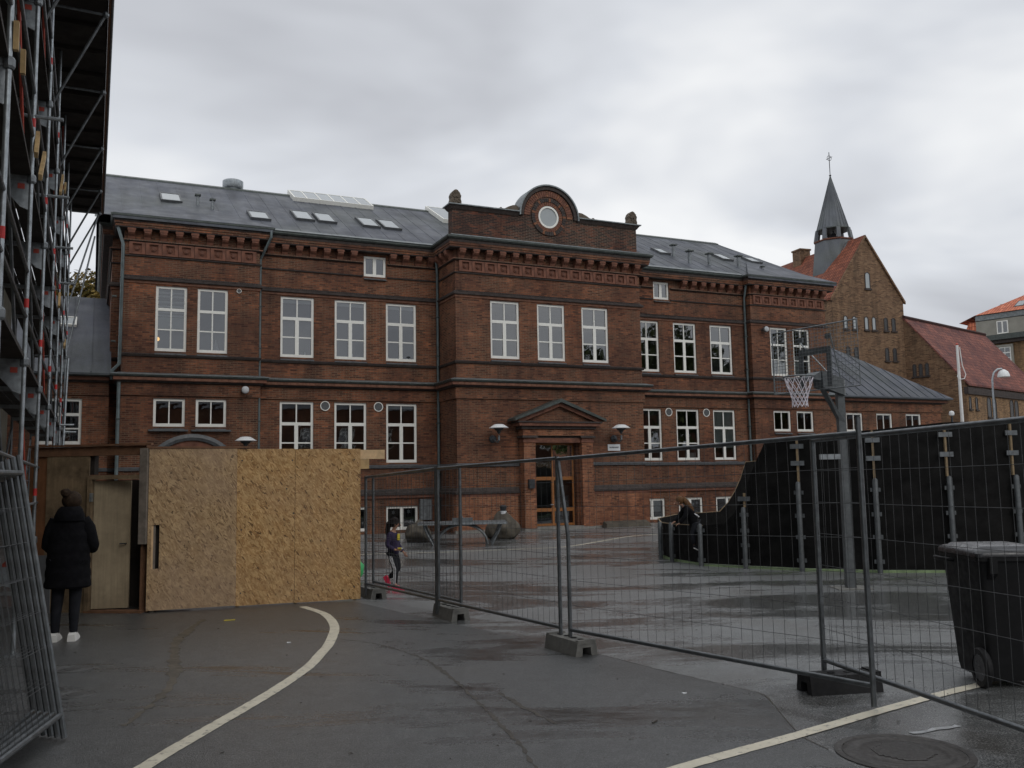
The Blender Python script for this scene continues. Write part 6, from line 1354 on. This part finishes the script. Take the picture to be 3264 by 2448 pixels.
# ------------------------------------------------------------------ markings, covers, cracks, litter on the ground
def strip(name, pts, w, z, matn, jag=0.0, kind='structure', seed=1):
    r = random.Random(seed); P_ = [Vector((*p, 0)) for p in pts]; dense_ = []
    def cat(p0, p1, p2, p3, t): return 0.5 * ((2 * p1) + (-p0 + p2) * t + (2 * p0 - 5 * p1 + 4 * p2 - p3) * t * t + (-p0 + 3 * p1 - 3 * p2 + p3) * t ** 3)
    for i in range(len(P_) - 1):
        a, b, c, d = P_[max(0, i - 1)], P_[i], P_[i + 1], P_[min(len(P_) - 1, i + 2)]; n_ = max(2, int((c - b).length / 0.06))
        for j in range(n_): dense_.append(cat(a, b, c, d, j / n_))
    dense_.append(P_[-1]); vs_, fs = [], []
    for i, p in enumerate(dense_):
        d = (dense_[min(i + 1, len(dense_) - 1)] - dense_[max(i - 1, 0)]).normalized(); nn = Vector((-d.y, d.x, 0)); ww = w[int(i / len(dense_) * len(w))] if isinstance(w, list) else w
        vs_ += [p + nn * (ww / 2 + r.uniform(-jag, jag)) + Vector((0, 0, z)), p - nn * (ww / 2 + r.uniform(-jag, jag)) + Vector((0, 0, z))]
        if i: b = 2 * i; fs.append((b - 2, b - 1, b + 1, b))
    me = bpy.data.meshes.new(name); me.from_pydata(vs_, [], fs); me.materials.append(MATS[matn]); return struct(link(name, me), kind)
strip('painted_line', [(-2.38, 5.2), (-2.34, 5.95), (-2.25, 6.66), (-2.08, 7.89), (-2.0, 8.91), (-2.02, 9.6), (-2.04, 10.06), (-2.10, 10.6), (-2.17, 11.1), (-2.28, 11.6), (-2.45, 12.15), (-2.65, 12.62), (-3.05, 13.25)], 0.115, 0.0062, 'painted_line', 0.003)
strip('painted_line', [(0.4, 5.25), (1.06, 5.77), (1.86, 6.34), (2.65, 6.93), (3.14, 7.28), (3.62, 7.60), (4.6, 8.2)], 0.105, 0.0062, 'painted_line', 0.003, seed=2)
strip('painted_line', [(-6, 22.2), (-3.1, 22.68), (-1.87, 22.79), (-0.33, 23.25), (1.21, 23.84), (2.25, 25.48), (3.42, 27.6), (4.44, 28.5)], 0.10, 0.004, 'painted_line', 0.004, seed=3)
strip('asphalt_joint', [(-2.2, 10.6), (-1.6, 10.2), (-1.1, 9.54), (-0.81, 8.99), (-0.55, 8.23), (-0.32, 7.47), (-0.19, 6.99), (0.0, 6.28), (0.12, 5.6), (0.2, 5.0)], [0.006, 0.02, 0.035, 0.04, 0.03, 0.025, 0.02, 0.018], 0.0045, 'silt', 0.014, seed=4)
strip('asphalt_joint', [(-0.15, 7.75), (0.0, 7.35), (0.16, 7.0), (0.28, 6.75)], [0.02, 0.05, 0.04, 0.015], 0.0045, 'silt', 0.014, seed=5)
strip('asphalt_joint', [(0.72, 9.5), (1.25, 8.62), (1.62, 8.07), (1.95, 7.58), (1.96, 7.2), (1.93, 6.8), (1.91, 6.32), (1.98, 6.03)], 0.010, 0.0045, 'silt', 0.004, seed=6)
strip('silt_trail', [(-4.1, 12.2), (-3.85, 10.6), (-3.45, 9.4), (-3.1, 8.4), (-2.95, 7.6), (-2.9, 6.9)], [0.08, 0.12, 0.10, 0.12, 0.08, 0.03], 0.0045, 'silt_brown', 0.025, seed=8)
def manhole(x, y, r, label, lm='cast_iron'):
    t = thing('manhole_cover', label, 'manhole cover', (x, y, 0.0))
    m = MB(); m.lathe((0, 0, 0), [(r * 1.12, 0.001), (r * 1.12, 0.007), (r * 1.02, 0.008), (r * 1.0, 0.003)], 40, False); m.build('frame_ring', lm, t, True)
    m = MB(); m.lathe((0, 0, 0), [(r * 0.99, 0.003), (r * 0.97, 0.008), (r * 0.8, 0.008), (r * 0.79, 0.005), (r * 0.70, 0.005), (r * 0.69, 0.008), (r * 0.5, 0.008), (0.001, 0.008)], 40, False); lid = m.build('lid', lm, t, True)
    m = MB()
    for i in range(-6, 7):
        for j in range(-6, 7):
            px_, py_ = i * r * 0.075, j * r * 0.075
            if px_ * px_ + py_ * py_ < (r * .48) ** 2: m.box((px_ - .012 * r / .3, py_ - .012 * r / .3, .0082), (px_ + .012 * r / .3, py_ + .012 * r / .3, .012))
    struct(m.build('tread_studs', lm, lid), 'stuff')
manhole(2.42, 5.93, 0.37, 'large round iron manhole cover at the bottom right corner')
manhole(-4.30, 9.05, 0.17, 'small round iron cover on the asphalt behind the person in black', 'asphalt_new'); manhole(-3.75, 7.95, 0.15, 'small worn iron cover nearest the leaning fence stack', 'asphalt_new')
strip('white_mark', [(2.65, 6.36), (2.86, 6.44), (3.05, 6.52)], 0.05, 0.0045, 'mark_white', 0.016, seed=9)  # short pale strip with ragged edges
r = random.Random(21)
m = MB()
for i in range(150):
    Y = r.uniform(5.6, 24) if i > 60 else r.uniform(5.6, 13); X = r.uniform(-0.55, 0.55) * Y
    s_ = r.uniform(0.006, 0.022); a_ = r.uniform(0, pi); c_, q_ = cos(a_) * s_, sin(a_) * s_
    m.add([(X - c_, Y - q_, .005), (X + q_ * .5, Y - c_ * .5, .012), (X + c_, Y + q_, .006), (X - q_ * .5, Y + c_ * .5, .009)], [(0, 1, 2, 3)])
struct(m.build('leaf_litter', 'silt', fixn=False), 'stuff')
def scrap(x, y, w, d, matn, label, cat, rz_=0.4):
    o = thing(cat.replace(' ', '_'), label, cat, (x, y, 0), rz_); m = MB()
    m.hexa([(-w, -d, .004), (w, -d * .7, .004), (w * .9, d, .004), (-w * .8, d * .8, .004)], [(-w, -d, .010), (w, -d * .7, .016), (w * .9, d, .009), (-w * .8, d * .8, .014)]); m.build('scrap', matn, o)
scrap(-3.72, 12.05, .07, .015, 'print_yellow', 'yellowish wood chip lying on the asphalt before the hoarding', 'wood chip')
scrap(-1.9 - .62, 10.3, .02, .012, 'paper', 'tiny white paper scrap inside the curved yellow line', 'paper scrap'); scrap(1.35, 7.6, .018, .014, 'paper', 'tiny white scrap on the asphalt right of the middle fence block', 'paper scrap'); scrap(0.98, 6.75, .035, .008, 'silt', 'dark twig lying alone on the asphalt before the straight yellow line', 'twig', 0.9)
